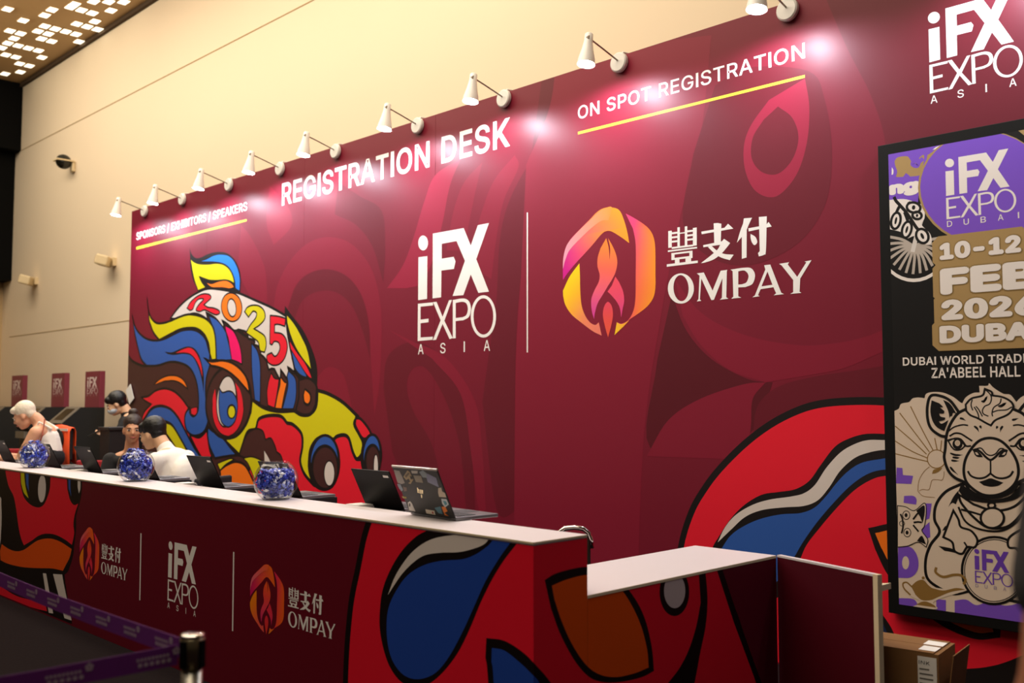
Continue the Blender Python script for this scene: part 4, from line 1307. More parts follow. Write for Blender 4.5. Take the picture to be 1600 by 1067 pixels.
for i, (x, y) in enumerate(HINGE):
    p = on(2, LZ + 0.012, x, y)
    yy = 3.0
    p = on(1, yy, x, y)
    lo = r if i == 0 else copy_tree(r)
    co = case if i == 0 else copy_tree(case)
    lo.location = (p.x - 0.1525, yy, LZ)
    co.location = (p.x - 0.1525, yy - 0.02, Z2)
    tag(lo, 'open black laptop ' + where[i], 'laptop', 'black staff laptops behind the counter')
    tag(co, 'low black box under the laptop ' + where[i], 'box', 'black boxes under the laptops')

r, l, T = laptop('stickered_laptop', 0.335, 0.232, 0.232, 25, mat('dark_grey_laptop_shell', '1a1816', 0.45, spec=0.3), M_LAPGREY, M_KEYS)
hl, hr = on(2, Z1, 641.6, 804), on(2, Z1, 712.7, 814.7)
r.location = ((hl.x + hr.x) / 2, (hl.y + hr.y) / 2, Z1)
r.rotation_euler = (0, 0, math.atan2(hr.y - hl.y, hr.x - hl.x))
tag(r, 'open dark grey laptop covered in stickers on the white ledge', 'laptop')
MB().box((-0.1675, -0.0072, 0.226), (0.1675, 0.0006, 0.2335), T).build('silver_edge', mat('laptop_silver_edge', 'a79d92', 0.3, metal=0.8), l, local=True)
# the lid's corners in the picture -> sticker positions on the lid
def lidpt(zx, zy):
    TLx, TLy, TRx, TRy, BLx, BLy, BRx, BRy = 490, 125, 970, 162, 650, 600, 1105, 670
    s_, t_ = 0.5, 0.5
    for _ in range(12):                                     # invert the bilinear corner map
        x = (TLx * (1 - s_) + TRx * s_) * (1 - t_) + (BLx * (1 - s_) + BRx * s_) * t_
        y = (TLy * (1 - s_) + TRy * s_) * (1 - t_) + (BLy * (1 - s_) + BRy * s_) * t_
        s_ += (zx - x) / 480 - (zy - y) / 480 * 0.28
        t_ += (zy - y) / 490
    return (-0.1675 + 0.335 * s_, 0.232 * (1 - t_))
STK = [
    (['515,165 575,175 600,230 625,300 590,310 545,295 530,240'], 'a9a29a', 0.0), (['615,235 665,170 690,190 720,265 685,310 670,305'], 'b09a72', 0.0), (['640,270 670,255 685,285 660,300', '685,225 710,235 715,260 695,260'], '1a1715', 0.0004),
    (['630,225 675,190 685,205 645,245'], '6d5c40', 0.0004), (['705,172 775,175 770,202 710,200'], 'c9c2b8', 0.0), (['725,222 805,225 820,298 745,288'], '9c917e', 0.0), (['790,185 830,170 865,200 865,245 820,240'], '9aa6ae', 0.0),
    (['870,200 960,245 975,340 870,290 860,240'], '8f92b0', 0.0), (['540,310 575,310 600,370 580,385 555,350'], '8a97a6', 0.0), (['600,335 640,345 640,380 610,385'], '7a6358', 0.0), (['580,435 628,440 630,458 590,455'], '9a8a3a', 0.0),
    (['640,500 665,485 685,510 715,590 650,580'], 'cfcac2', 0.0), (['655,505 668,510 664,545 650,535'], '2a2723', 0.0004), (['820,570 910,585 918,628 828,612'], 'd8cdb8', 0.0), (['885,592 902,596 900,618 886,612'], 'a83a34', 0.0004), (['915,555 975,540 990,620 950,610'], '4c7c8c', 0.0),
    (['985,545 1020,540 1040,590 1010,605 1045,640 1010,630'], 'e07a20', 0.0), (['990,460 1040,465 1058,520 1020,548 995,510'], 'c5cdd0', 0.0), (['1005,480 1035,485 1045,515 1022,530'], '4f8f9c', 0.0004),
    (['970,350 1000,345 1005,385 1030,400 1040,445 970,440 965,395'], 'cbbca6', 0.0)]
def lid_patch(name, loops, m, up):
    bm = bmesh.new()
    for lp in loops:
        pts = [lidpt(*(float(v) for v in t.split(','))) for t in lp.split()]
        A_ = [bm.verts.new(T @ Vector((x, -0.0074 - up - 0.0003, z))) for x, z in pts]
        B_ = [bm.verts.new(T @ Vector((x, -0.0071 - up, z))) for x, z in pts]
        bm.faces.new(A_); bm.faces.new(list(reversed(B_)))
        n = len(pts)
        for i in range(n):
            bm.faces.new((A_[i], B_[i], B_[(i + 1) % n], A_[(i + 1) % n]))
    mb = MB(); mb.bm.free(); mb.bm = bm
    return mb.build(name, m, l, local=True)
for lp, c, up in STK:
    lid_patch('sticker' if up == 0 else 'sticker_detail', lp, mat('sticker_' + c, c, 0.55), up)
lid_patch('logo_mark', ['752,345 762,348 762,400 752,398', '762,362 775,366 775,405 768,403 768,375 762,372', '782,365 792,368 792,410 782,407', '797,368 812,372 808,410 797,407', '788,418 798,420 796,452 786,448'], mat('logo_gold_metal', 'f4e2b4', 0.25, metal=0.6), 0.0)
rb = empty('white_riser', (-3.3, 2.97, Z2))
tag(rb, 'white block on the work desk under the back of the stickered laptop', 'box')
MB().box((-0.17, -0.10, 0), (0.05, 0.02, Z1 - Z2 - 0.0005), bev=0.003).build('body', M_WHITE, rb, local=True)
MB().box((-0.12, 0.0205, 0.06), (0.0, 0.024, 0.12)).build('grip_panel', M_EDGE, rb, local=True)

# small white trays beside the laptops
for i, (px, lab) in enumerate(((290, 'small white card tray by the laptop left of the nearest bowl'), (562, 'small white card tray left of the laptop next to the stickered one'), (122, 'small white card tray by the laptop between the far bowls'))):
    p = on(1, 2.93, px, 770)
    t = empty('card_tray', (p.x, 2.93, Z2))
    tag(t, lab, 'tray', 'white card trays behind the counter')
    MB().box((-0.055, -0.05, 0), (0.055, 0.05, 0.218), bev=0.002).build('stand', M_WHITE, t, local=True)
    MB().box((-0.05, -0.045, 0.2185), (0.05, 0.045, 0.226)).build('cards', M_PAPER, t, local=True)

# ------------------------------------------------------------------ glass bowls of wrapped sweets
random.seed(11)
BR_ = 0.115
def bowl_profile(R, t):
    o, i = [], []
    a0, a1 = math.radians(-52), math.radians(56)
    for k in range(19):
        a = a0 + (a1 - a0) * k / 18
        o.append((R * math.cos(a), R * math.sin(a)))
        i.append(((R - t) * math.cos(a), (R - t) * math.sin(a)))
    return o, i
def make_bowl():
    r = empty('glass_bowl')
    o, i = bowl_profile(BR_, 0.003)
    h = -o[0][1]
    T = Matrix.Translation((0, 0, h + 0.004))
    MB().lathe(o + [(o[-1][0] + 0.003, o[-1][1] + 0.003), (i[-1][0], i[-1][1] + 0.003)] + list(reversed(i)), 40, T).build('bowl', GLASS, r, smooth=True, local=True)
    MB().lathe([(o[0][0] - 0.002, 0.0), (o[0][0], 0.003), (o[0][0], 0.006)], 40).build('foot', GLASS, r, smooth=True, local=True)
    return r, h + 0.004
bowl, bc = make_bowl()

def sweet_mesh(L=0.025, R=0.0066):
    bm = bmesh.new()
    prof = [(-0.5, 0.75, 1), (-0.44, 0.6, 0.55), (-0.33, 0.16, 0.3), (-0.26, 0.55, 0.55), (-0.14, 0.95, 0.95), (0, 1, 1), (0.14, 0.95, 0.95), (0.26, 0.55, 0.55), (0.33, 0.16, 0.3), (0.44, 0.6, 0.55), (0.5, 0.75, 1)]
    rings = []
    for j, (t, r, sq) in enumerate(prof):
        tw = 1.0 if j < 2 else 0.0 if j < 9 else -1.0
        rings.append([bm.verts.new((t * L * 1.25, R * r * 1.2 * math.cos(a + tw), R * r * (0.35 if abs(t) > 0.4 else 0.9) * math.sin(a + tw))) for a in [k * math.pi / 4 for k in range(8)]])
    for A_, B_ in zip(rings, rings[1:]):
        for k in range(8):
            bm.faces.new((A_[k], A_[(k + 1) % 8], B_[(k + 1) % 8], B_[k]))
    bm.faces.new(list(reversed(rings[0]))); bm.faces.new(rings[-1])
    return bm
SWM = [mat('foil_wrap_' + n_, h_, 0.28, metal=m_, spec=0.7) for n_, h_, m_ in (('royal_blue', '2f48c8', 0.2), ('deep_navy', '1c2c86', 0.2), ('pale_blue', '8fa0ea', 0.1), ('white', 'f2f4ff', 0.0))]
SWEETS = []
for m_ in SWM:
    bm = sweet_mesh()
    me = bpy.data.meshes.new('wrapped_sweet')
    bm.to_mesh(me); bm.free()
    for p_ in me.polygons: p_.use_smooth = True
    me.materials.append(m_)
    SWEETS.append(me)
BOWLS = [((431, 777), 'nearest glass bowl', 'glass bowl of blue wrapped sweets nearest the camera, beside two laptops', 0.62),
         ((212, 750), 'middle glass bowl', 'middle glass bowl heaped with blue sweets, in front of the seated staff', 0.9),
         ((52.5, 729), 'farthest glass bowl', 'farthest glass bowl of blue wrapped sweets, in front of the blonde person', 0.9)]
for i, (px, nm, lab, fillh) in enumerate(BOWLS):
    p = on(1, BOWLY, *px)
    b = bowl if i == 0 else copy_tree(bowl)
    b.location = (p.x, BOWLY, Z1)
    b.rotation_euler = (0, 0, i * 0.7)
    tag(b, lab, 'bowl', 'glass bowls of sweets on the ledge')
    C0 = Vector((p.x, BOWLY, Z1 + bc))
    top = BR_ * fillh
    dirv = (CP - C0).normalized()
    pts = []
    tries = 0
    rad = BR_ - 0.0135
    while len(pts) < 98 and tries < 9000:                   # the sweets pressed against the glass, all round
        tries += 1
        v = Vector((random.gauss(0, 1), random.gauss(0, 1), random.gauss(0, 1))).normalized()
        if v.dot(dirv) < 0.08: continue
        rr = rad * (1 - 0.12 * random.random())
        c = v * rr
        if c.z > top - 0.01: c.z = top - 0.012 - 0.02 * random.random()
        if c.z < -BR_ * 0.72: c.z = -BR_ * 0.70 + 0.01 * random.random()
        if all((c - d).length > 0.0135 - tries * 9e-7 for d in pts): pts.append(c)
    if fillh > 0.8:                                          # a heap over the rim
        for k in range(14):
            a = random.random() * 6.283
            q_ = 0.05 * math.sqrt(random.random())
            pts.append(Vector((q_ * math.cos(a), q_ * math.sin(a), BR_ * 0.86 + 0.012 * random.random())))
    for c in pts:
        o = bpy.data.objects.new('wrapped_sweet', random.choices(SWEETS, (4.5, 4.5, 2, 2))[0])
        COL.objects.link(o)
        n_ = c.normalized()
        t_ = n_.cross(Vector((random.gauss(0, 1), random.gauss(0, 1), random.gauss(0, 1)))).normalized()
        R_ = Matrix((t_, n_.cross(t_), n_)).transposed()
        o.matrix_world = Matrix.Translation(C0 + c) @ R_.to_4x4()
        tag(o, f'blue or white foil wrapped sweet in the {nm}', 'sweet', f'wrapped sweets in the {nm}')
    # the rest of the sweets, deeper in
    F = MB()
    n_ = balls = 0
    while n_ < 420:
        v = Vector((random.uniform(-1, 1), random.uniform(-1, 1), random.uniform(-0.75, 1)))
        if v.length > 1 or v.length < 0.55: continue
        c = v * (rad - 0.006)
        n_ += 1
        if c.z > top - 0.018: continue
        e = Euler((random.random() * 6, random.random() * 6, random.random() * 6)).to_matrix().to_4x4()
        F.ball((0, 0, 0), (0.0145, 0.0075, 0.006), Matrix.Translation(C0 + c) @ e, 6)
        balls += 1
    F.bm.faces.ensure_lookup_table()
    per = len(F.bm.faces) // balls
    for k in range(balls):
        mi = random.choices((0, 1, 2, 3), (5, 5, 1.2, 0.9))[0]
        for q_ in range(k * per, (k + 1) * per): F.bm.faces[q_].material_index = mi
    o = F.build('wrapped_sweets_filling', SWM[0])
    for m_ in SWM[1:]: o.data.materials.append(m_)
    tag(o, f'deep layer of blue wrapped sweets inside the {nm}', 'sweets', kind='stuff')

# ------------------------------------------------------------------ chrome backed bar stool
p = on(1, 3.66, 897, 820)
st = empty('bar_stool', (p.x, 3.66, 0), math.radians(38))
tag(st, 'bar stool with arched chrome back showing over the counter end', 'stool')
Zb = p.z - 0.012
arch = [(-0.085, 0, Zb - 0.10), (-0.083, 0, Zb - 0.06), (-0.07, 0, Zb - 0.025), (-0.045, 0, Zb - 0.006), (0, 0, Zb), (0.045, 0, Zb - 0.006), (0.07, 0, Zb - 0.025), (0.083, 0, Zb - 0.06), (0.085, 0, Zb - 0.10)]
MB().tube(arch, 0.0125, 12).build('back_frame', M_CHROME, st, smooth=True, local=True)
MB().box((-0.080, -0.006, Zb - 0.21), (0.080, 0.006, Zb - 0.035), bev=0.005).build('back_panel', mat('stool_dark_pad', '2a241c', 0.6), st, local=True)
MB().lathe([(0.16, Zb - 0.30), (0.18, Zb - 0.285), (0.18, Zb - 0.24), (0.15, Zb - 0.222)], 32, Matrix.Translation((0, 0.13, 0))).build('seat', M_BLACK, st, smooth=True, local=True)
MB().tube([(0, 0.13, 0.03), (0, 0.13, Zb - 0.30)], 0.028, 14).build('column', M_CHROME, st, local=True)
MB().lathe([(0.2, 0.0), (0.2, 0.012), (0.05, 0.03)], 32, Matrix.Translation((0, 0.13, 0))).build('foot_plate', M_CHROME, st, smooth=True, local=True)

# ------------------------------------------------------------------ queue barrier
bp = on(2, 0.873, 301, 993)
sn = empty('queue_post', (bp.x, bp.y, 0))
tag(sn, 'brushed steel queue post with belt cassette in front of the counter', 'queue post')
MB().tube([(0, 0, 0.03), (0, 0, 0.795)], 0.026, 24).build('pole', M_STEEL, sn, smooth=True, local=True)
MB().lathe([(0.031, 0.795), (0.031, 0.866), (0.028, 0.870)], 32).build('cassette', mat('cassette_brass_steel', 'a89a7c', 0.32, metal=1.0), sn, smooth=True, local=True)
MB().lathe([(0.0305, 0.8705), (0.0305, 0.876), (0.026, 0.8785)], 32).build('cap', M_CHROME, sn, smooth=True, local=True)
MB().lathe([(0.17, 0.0), (0.17, 0.012), (0.04, 0.03)], 40).build('foot_plate', M_STEEL, sn, smooth=True, local=True)
for a in (20, 110, 200, 290):
    a = math.radians(a)
    MB().box((0.029, -0.009, 0.798), (0.035, 0.009, 0.864), Matrix.Rotation(a, 4, 'Z')).build('belt_slot', M_BLACK, sn, local=True)
M_BELT = mat('purple_belt_webbing', '6c1c7c', 0.7, noise=0.08, scale=40)
M_BMARK = mat('belt_print', 'b8a0b4', 0.8)
def belt(name, dirv, L, lab, n0, step):
    d = Vector(dirv).normalized()
    nrm = Vector((-d.y, d.x, 0))
    if nrm.dot(-Vector((bp.x, bp.y, 0))) < 0: nrm = -nrm
    s0 = Vector((bp.x, bp.y, 0)) + d * 0.0365
    r = empty(name, s0)
    tag(r, lab, 'belt', 'purple queue belts')
    def P(s_, z, n=0): return s0 + d * s_ + nrm * n + Vector((0, 0, z - 0.028 * math.sin(math.pi * min(s_ / L, 1)) * 0.6))
    bm = bmesh.new()
    rows = []
    for k in range(13):
        s_ = L * k / 12
        rows.append([bm.verts.new(P(s_, z, n)) for z, n in ((0.806, 0), (0.856, 0), (0.856, -0.0012), (0.806, -0.0012))])
    for A_, B_ in zip(rows, rows[1:]):
        for k in range(4): bm.faces.new((A_[k], A_[(k + 1) % 4], B_[(k + 1) % 4], B_[k]))
    bm.faces.new(rows[0]); bm.faces.new(list(reversed(rows[-1])))
    mb = MB(); mb.bm.free(); mb.bm = bm
    mb.build('webbing', M_BELT, r)
    s_ = n0
    while s_ < L - 0.1:
        bm = bmesh.new()
        def quad(a, b, z0, z1):
            bm.faces.new([bm.verts.new(P(x, z, 0.0012)) for x, z in ((a, z0), (b, z0), (b, z1), (a, z1))])
        sg = 1 if (RGT.dot(d) > 0) else -1
        U = lambda t: s_ + sg * t
        for j in range(9): quad(U(-0.05 + j * 0.009), U(-0.05 + j * 0.009 + 0.006), 0.832, 0.839)
        for j in range(6): quad(U(-0.046 + j * 0.014), U(-0.046 + j * 0.014 + 0.009), 0.818, 0.827)
        for a in range(5):                                   # flower mark of five petals
            an = math.radians(90 + a * 72)
            cx, cz = 0.046 + 0.006 * math.cos(an), 0.842 + 0.006 * math.sin(an)
            bm.faces.new([bm.verts.new(P(U(cx + 0.0042 * math.cos(t)), cz + 0.0042 * math.sin(t), 0.0012)) for t in [k * math.pi / 4 for k in range(8)]])
        mb = MB(); mb.bm.free(); mb.bm = bm
        mb.build('belt_mark', M_BMARK, r)
        s_ += step
    return r
b1e = on(2, 0.835, 0, 897)
b2e = on(2, 0.83, 0, 1066)
v1 = Vector((b1e.x - bp.x, b1e.y - bp.y, 0)); v2 = Vector((b2e.x - bp.x, b2e.y - bp.y, 0))
belt('queue_belt', v1, 2.4, 'purple printed queue belt running along the counter front', 0.13, 0.205)
belt('queue_belt', v2, 1.3, 'purple printed queue belt running towards the camera from the post', 0.05, 0.205)

# ------------------------------------------------------------------ cardboard box by the backdrop
p = on(2, 0.42, 1372, 988)
bx = empty('cardboard_box', (0, 0, 0))
tag(bx, 'worn cardboard box with paper labels behind the swing gate', 'box')
cA, cB = on(2, 0.42, 1345, 998), on(2, 0.42, 1466, 1016)
bx.location = (cA.x, cA.y, 0)
bdir = Vector((cB.x - cA.x, cB.y - cA.y, 0))
bx.rotation_euler = (0, 0, math.atan2(bdir.y, bdir.x))
BL_ = bdir.length
BD = 0.26
MB().box((0, 0, 0), (BL_, BD, 0.40)).build('body', M_CARD, bx, local=True)
MB().box((0.0, 0.0, 0.4005), (BL_ - 0.02, BD * 0.49, 0.4045)).box((0.0, BD * 0.51, 0.4005), (BL_ - 0.02, BD, 0.4045)).build('top_flap', M_CARD, bx, local=True)
MB().box((BL_ + 0.0005, 0, 0.05), (BL_ + 0.0045, BD, 0.41), Matrix.Translation((BL_, 0, 0)) @ Matrix.Rotation(math.radians(8), 4, 'Y') @ Matrix.Translation((-BL_, 0, 0))).build('side_flap', M_CARD, bx, local=True)
MB().box((BL_ - 0.09, 0.03, 0.405), (BL_ - 0.02, 0.115, 0.4058)).build('shipping_label', M_PAPER, bx, local=True)
MB().box((BL_ - 0.10, 0.14, 0.405), (BL_ - 0.02, 0.22, 0.4058)).build('shipping_label', M_PAPER, bx, local=True)
lb = MB().box((BL_ - 0.085, -0.0012, 0.05), (BL_ - 0.008, -0.0004, 0.385)).build('front_label', M_PAPER, bx, local=True)
pr = MB()
for k in range(14):
    w_ = 0.055 if k % 3 else 0.04
    pr.box((BL_ - 0.078, -0.0019, 0.33 - k * 0.02), (BL_ - 0.078 + w_, -0.0013, 0.336 - k * 0.02))
pr.build('label_print', mat('label_ink', '6c665e', 0.8), lb, local=True)
bm = bmesh.new()
gl_ = text_mesh('INK')
xx0, xx1 = min(p[0] for g in gl_ for p in g[0]), max(p[0] for g in gl_ for p in g[0])
for o_, hs_ in gl_:
    vv = [bm.verts.new((BL_ - 0.08 + (p[0] - xx0) / (xx1 - xx0) * 0.045, -0.0016 - 0.00005 * gl_.index((o_, hs_)), 0.352 + p[1] * 0.03)) for p in o_]
    for t_ in tessellate_polygon([[Vector((p[0], p[1], 0)) for p in o_]]): bm.faces.new([vv[i] for i in t_])
mb = MB(); mb.bm.free(); mb.bm = bm
mb.build('label_print', mat('label_black_ink', '161412', 0.8), lb, local=True)

# ------------------------------------------------------------------ fittings on the cream wall
def wall_fit(name, px, lab, cat, group=None):
    p = on(1, CY, *px)
    o = empty(name, (p.x, CY, p.z))
    return tag(o, lab, cat, group)
M_FIT = mat('cream_fitting', 'dcc8a0', 0.55)
def make_speaker(px, lab):
    o = wall_fit('wall_speaker', px, lab, 'wall speaker', 'boxy cream wall speakers')
    MB().box((-0.03, -0.05, -0.06), (0.05, -0.001, 0.05)).build('bracket', M_FIT, o, local=True)
    T = Matrix.Translation((-0.02, -0.15, 0.0)) @ Euler((math.radians(-14), 0, math.radians(-38))).to_matrix().to_4x4()
    MB().box((-0.125, -0.085, -0.07), (0.125, 0.085, 0.07), T, bev=0.02).build('housing', M_FIT, o, local=True)
    MB().box((-0.105, -0.0895, -0.052), (0.105, -0.0855, 0.052), T).build('grille', mat('cream_grille', 'b59a78', 0.7), o, local=True)
make_speaker((180, 409), 'boxy cream speaker on the wall just left of the backdrop')
make_speaker((58, 439), 'boxy cream speaker on the wall near the black bulkhead')
o = wall_fit('security_camera', (116, 258), 'small white dome security camera high on the cream wall', 'security camera')
MB().box((-0.04, -0.05, -0.11), (0.06, -0.001, 0.05), bev=0.012).build('bracket', M_FIT, o, local=True)
MB().prism([(-0.28, 0.05), (-0.28, 0.03), (-0.03, 0.03), (-0.03, 0.05)], -0.11, 0.08, 0).build('hood', M_FIT, o, local=True)
MB().ball((-0.015, -0.15, 0.028), (0.085, 0.115, 0.11)).build('dome', mat('smoked_dome', '17160f', 0.2), o, smooth=True, local=True)

# white card leaning out at the backdrop's left edge
p = on(1, WY - 0.02, 203, 616)
cd = MB().box((-0.07, -0.002, -0.1), (0.07, 0.002, 0.1), Matrix.Rotation(math.radians(-32), 4, 'Y')).build('white_card', M_PAPER, None)
cd.location = (p.x, WY - 0.02, p.z)
cd.rotation_euler = (0, 0, 0)
tag(cd, 'small white card stuck aslant at the far edge of the backdrop', 'card')

# ------------------------------------------------------------------ check-in kiosks against the cream wall
M_KIOSK = mat('kiosk_black', '0d0c0b', 0.55)
M_KGREY = mat('kiosk_grey_bezel', '6e6456', 0.5)
M_SIGN = mat('kiosk_sign_maroon', '7c2a3c', 0.45)
SY = 5.22
def make_kiosk(w):
    k = empty('check_in_kiosk')
    MB().prism([(0.04, 0), (0.04, 1.40), (-0.26, 1.40), (-0.50, 1.19), (-0.50, 1.12), (-0.44, 1.08), (-0.44, 0)], -w / 2, w / 2, 0).build('cabinet', M_KIOSK, k, local=True)
    sl = math.atan2(0.21, 0.24)
    T = Matrix.Translation((0, -0.38, 1.295)) @ Matrix.Rotation(sl, 4, 'X')
    MB().box((-w / 2 + 0.004, -0.158, 0.0005), (w / 2 - 0.004, 0.158, 0.012), T, bev=0.003).build('bezel', M_KGREY, k, local=True)
    MB().box((-w * 0.3, -0.10, 0.0125), (w * 0.3, 0.115, 0.0145), T).build('screen', M_SCREEN, k, local=True)
    MB().box((-w * 0.35, -0.52, 0.98), (w * 0.35, -0.4405, 1.07)).build('printer', M_KGREY, k, local=True)
    s = MB().box((-w / 2, -0.035, 1.4005), (w / 2, 0.035, 1.87)).build('sign_board', M_SIGN, k, local=True)
    return k, s
xa, xb = on(1, SY - 0.035, 133.2, 600).x, on(1, SY - 0.035, 155.7, 600).x
kw = xb - xa
kx = [(xa + xb) / 2, on(1, SY - 0.035, 90.5, 600).x, on(1, SY - 0.035, 26.8, 600).x, on(1, SY - 0.035, -22, 600).x]
klab = ['nearest the backdrop', 'middle of the three in view', 'behind the blonde person', 'cut off by the left edge']
for i, x in enumerate(kx):
    k, s = make_kiosk(kw)
    k.location = (x, SY, 0)
    tag(k, 'black check-in kiosk with maroon sign, ' + klab[i], 'kiosk', 'check-in kiosks along the cream wall')
    A = Art(1, SY - 0.035, -1, 0, 0.0006)
    zs = 1.87
    u0, u1 = x - kw * 0.36, x + kw * 0.36
    ifx(A, [(IBL, (u0, zs - 0.215)), (XTR, (u1 - 0.02, zs - 0.075)), (XBR, (u1 - 0.02, zs - 0.198)), (EBL, (u0, zs - 0.295))], lin('d8c4c0'), 1)
    A.build('sign_print', s)
# ------------------------------------------------------------------ people
GROWN = []
def union(name, m, parent, shapes, voxel=0.011, smooth_n=5, mat4=None):
    """one continuous skin grown round tapered limbs and rounded masses"""
    mb = MB()
    for s_ in shapes:
        if s_[0] == 'l':                                     # limb: points with radii
            pts = s_[1]
            for (p0, r0), (p1, r1) in zip(pts, pts[1:]):
                mb.tube([p0, p1], [r0, r1], 12)
            for p0, r0 in pts:
                mb.ball(p0, r0, None, 12)
        else:                                                # mass: centre, radii, euler
            R_ = Matrix.Translation(Vector(s_[1])) @ (Euler(s_[3]).to_matrix().to_4x4() if len(s_) > 3 else Matrix())
            mb.ball((0, 0, 0), s_[2], R_, 16)
    if mat4 is not None:
        mb.bm.transform(mat4)
    o = mb.build(name, m, parent, local=True)
    md = o.modifiers.new('r', 'REMESH'); md.mode = 'VOXEL'; md.voxel_size = voxel; md.use_smooth_shade = True
    ms = o.modifiers.new('s', 'SMOOTH'); ms.factor = 0.5; ms.iterations = smooth_n
    GROWN.append(o)
    return o

def settle():
    """turn every grown skin into a plain mesh, all in one go"""
    bpy.context.view_layer.update()
    dg = bpy.context.evaluated_depsgraph_get()
    made = [(o, bpy.data.meshes.new_from_object(o.evaluated_get(dg))) for o in GROWN]
    for o, me in made:
        old = o.data
        o.modifiers.clear()
        o.data = me
        me.name = o.name.split('.')[0]
        bpy.data.meshes.remove(old)
        for p_ in me.polygons: p_.use_smooth = True

def head_frame(base, yaw, pitch, roll=0.0):
    """head standing on 'base' (bottom of the chin line, over the neck); local +Y is where it looks"""
    return Matrix.Translation(Vector(base)) @ Euler((pitch, roll, yaw)).to_matrix().to_4x4()

def head_shapes(H):
    t = lambda x, y, z: tuple(H @ Vector((x, y, z)))
    e = H.to_euler()
    return [('m', t(0, -0.018, 0.15), (0.074, 0.094, 0.092), e), ('m', t(0, 0.03, 0.085), (0.058, 0.062, 0.085), e), ('m', t(0, 0.058, 0.022), (0.03, 0.026, 0.02), e),
            ('m', t(0, 0.02, 0.05), (0.05, 0.055, 0.04), e), ('l', [(t(0, 0.09, 0.118), 0.008), (t(0, 0.108, 0.088), 0.0125)]), ('m', t(0, 0.094, 0.085), (0.017, 0.012, 0.009), e),
            ('m', t(0.03, 0.07, 0.085), (0.026, 0.02, 0.02), e), ('m', t(-0.03, 0.07, 0.085), (0.026, 0.02, 0.02), e), ('m', t(0, 0.074, 0.133), (0.052, 0.018, 0.012), e),
            ('m', t(0, 0.084, 0.052), (0.022, 0.010, 0.008), e),
            ('m', t(0.075, -0.008, 0.098), (0.011, 0.02, 0.031), e), ('m', t(-0.075, -0.008, 0.098), (0.011, 0.02, 0.031), e)]

def face(parent, H, lips, brow, smile=False):
    e = H.to_euler()
    t = lambda x, y, z: tuple(H @ Vector((x, y, z)))
    for sx in (1, -1):
        w_ = MB().ball((0, 0, 0), (0.0145, 0.006, 0.0075), Matrix.Translation(t(sx * 0.031, 0.083, 0.115)) @ e.to_matrix().to_4x4(), 12).build('eye', mat('eye_white', 'cfc4b8', 0.4), parent, smooth=True, local=True)
        MB().ball((0, 0, 0), (0.0072, 0.003, 0.0072), Matrix.Translation(t(sx * 0.031, 0.0885, 0.115)) @ e.to_matrix().to_4x4(), 12).build('iris', mat('dark_iris', '1a100a', 0.2), w_, smooth=True, local=True)
        MB().tube([t(sx * 0.014, 0.089, 0.131), t(sx * 0.032, 0.088, 0.1355), t(sx * 0.05, 0.078, 0.130)], [0.003, 0.004, 0.002], 8).build('eyebrow', brow, parent, local=True)
    MB().tube([t(-0.024, 0.082, 0.053), t(-0.01, 0.094, 0.0545), t(0, 0.0955, 0.053), t(0.01, 0.094, 0.0545), t(0.024, 0.082, 0.053)], [0.003, 0.006, 0.0065, 0.006, 0.003], 8).build('lips', lips, parent, smooth=True, local=True)

def hand_shapes(w, d, up, s=1.0, curl=0.5):
    """w wrist, d pointing along the palm, up = back of the hand"""
    w, d, up = Vector(w), Vector(d).normalized(), Vector(up).normalized()
    side = d.cross(up).normalized()
    up = side.cross(d).normalized()
    out = [('l', [(tuple(w), 0.026 * s), (tuple(w + d * 0.05 * s), 0.027 * s), (tuple(w + d * 0.085 * s), 0.022 * s)]), ('l', [(tuple(w + d * 0.03 * s + side * 0.018 * s), 0.018 * s), (tuple(w + d * 0.085 * s + side * 0.03 * s), 0.012 * s)]),
           ('l', [(tuple(w + d * 0.03 * s - side * 0.018 * s), 0.018 * s), (tuple(w + d * 0.085 * s - side * 0.03 * s), 0.012 * s)])]
    for k, ln in enumerate((0.072, 0.082, 0.078, 0.06)):
        o_ = (k - 1.5) * 0.0215 * s
        p0 = w + d * 0.088 * s + side * o_
        p1 = p0 + (d - up * curl * 0.5).normalized() * ln * 0.45 * s
        p2 = p1 + (d - up * curl * 1.3).normalized() * ln * 0.32 * s
        p3 = p2 + (d * 0.8 - up * curl * 2.0).normalized() * ln * 0.24 * s
        out.append(('l', [(tuple(p0), 0.0102 * s), (tuple(p1), 0.0092 * s), (tuple(p2), 0.0085 * s), (tuple(p3), 0.0075 * s)]))
    t0 = w + d * 0.03 * s - side * 0.025 * s
    out.append(('l', [(tuple(t0), 0.014 * s), (tuple(t0 + (d * 0.6 - side).normalized() * 0.035 * s), 0.0115 * s), (tuple(t0 + (d * 0.6 - side).normalized() * 0.035 * s + (d - up * 0.4).normalized() * 0.03 * s), 0.0095 * s)]))
    return out

SKIN_F = mat('skin_fair', 'd9a383', 0.55)
SKIN_T = mat('skin_tan', 'c08a66', 0.55)
SKIN_L = mat('skin_light', 'd8ab86', 0.55)
SKIN_B = mat('skin_brown', '8a5232', 0.55)
LIP = mat('lips', 'a8574c', 0.5)
HAIR_BLK = mat('hair_black', '0d0b0a', 0.45, noise=0.3, scale=60, bump=0.4)
HAIR_BLOND = mat('hair_platinum', 'e6dcc8', 0.55, noise=0.12, scale=60, bump=0.5)
HAIR_BRN = mat('hair_dark_brown', '2c1c14', 0.5, noise=0.3, scale=60, bump=0.4)
CL_BLK = mat('cloth_black', '100f11', 0.85, noise=0.2, scale=25, bump=0.2)
CL_WHITE = mat('cloth_white', 'e9e4dc', 0.85, noise=0.03, scale=12, bump=0.35)
CL_GREY = mat('cloth_dark_grey', '222226', 0.85)
SHOE = mat('shoe_black', '131212', 0.5)

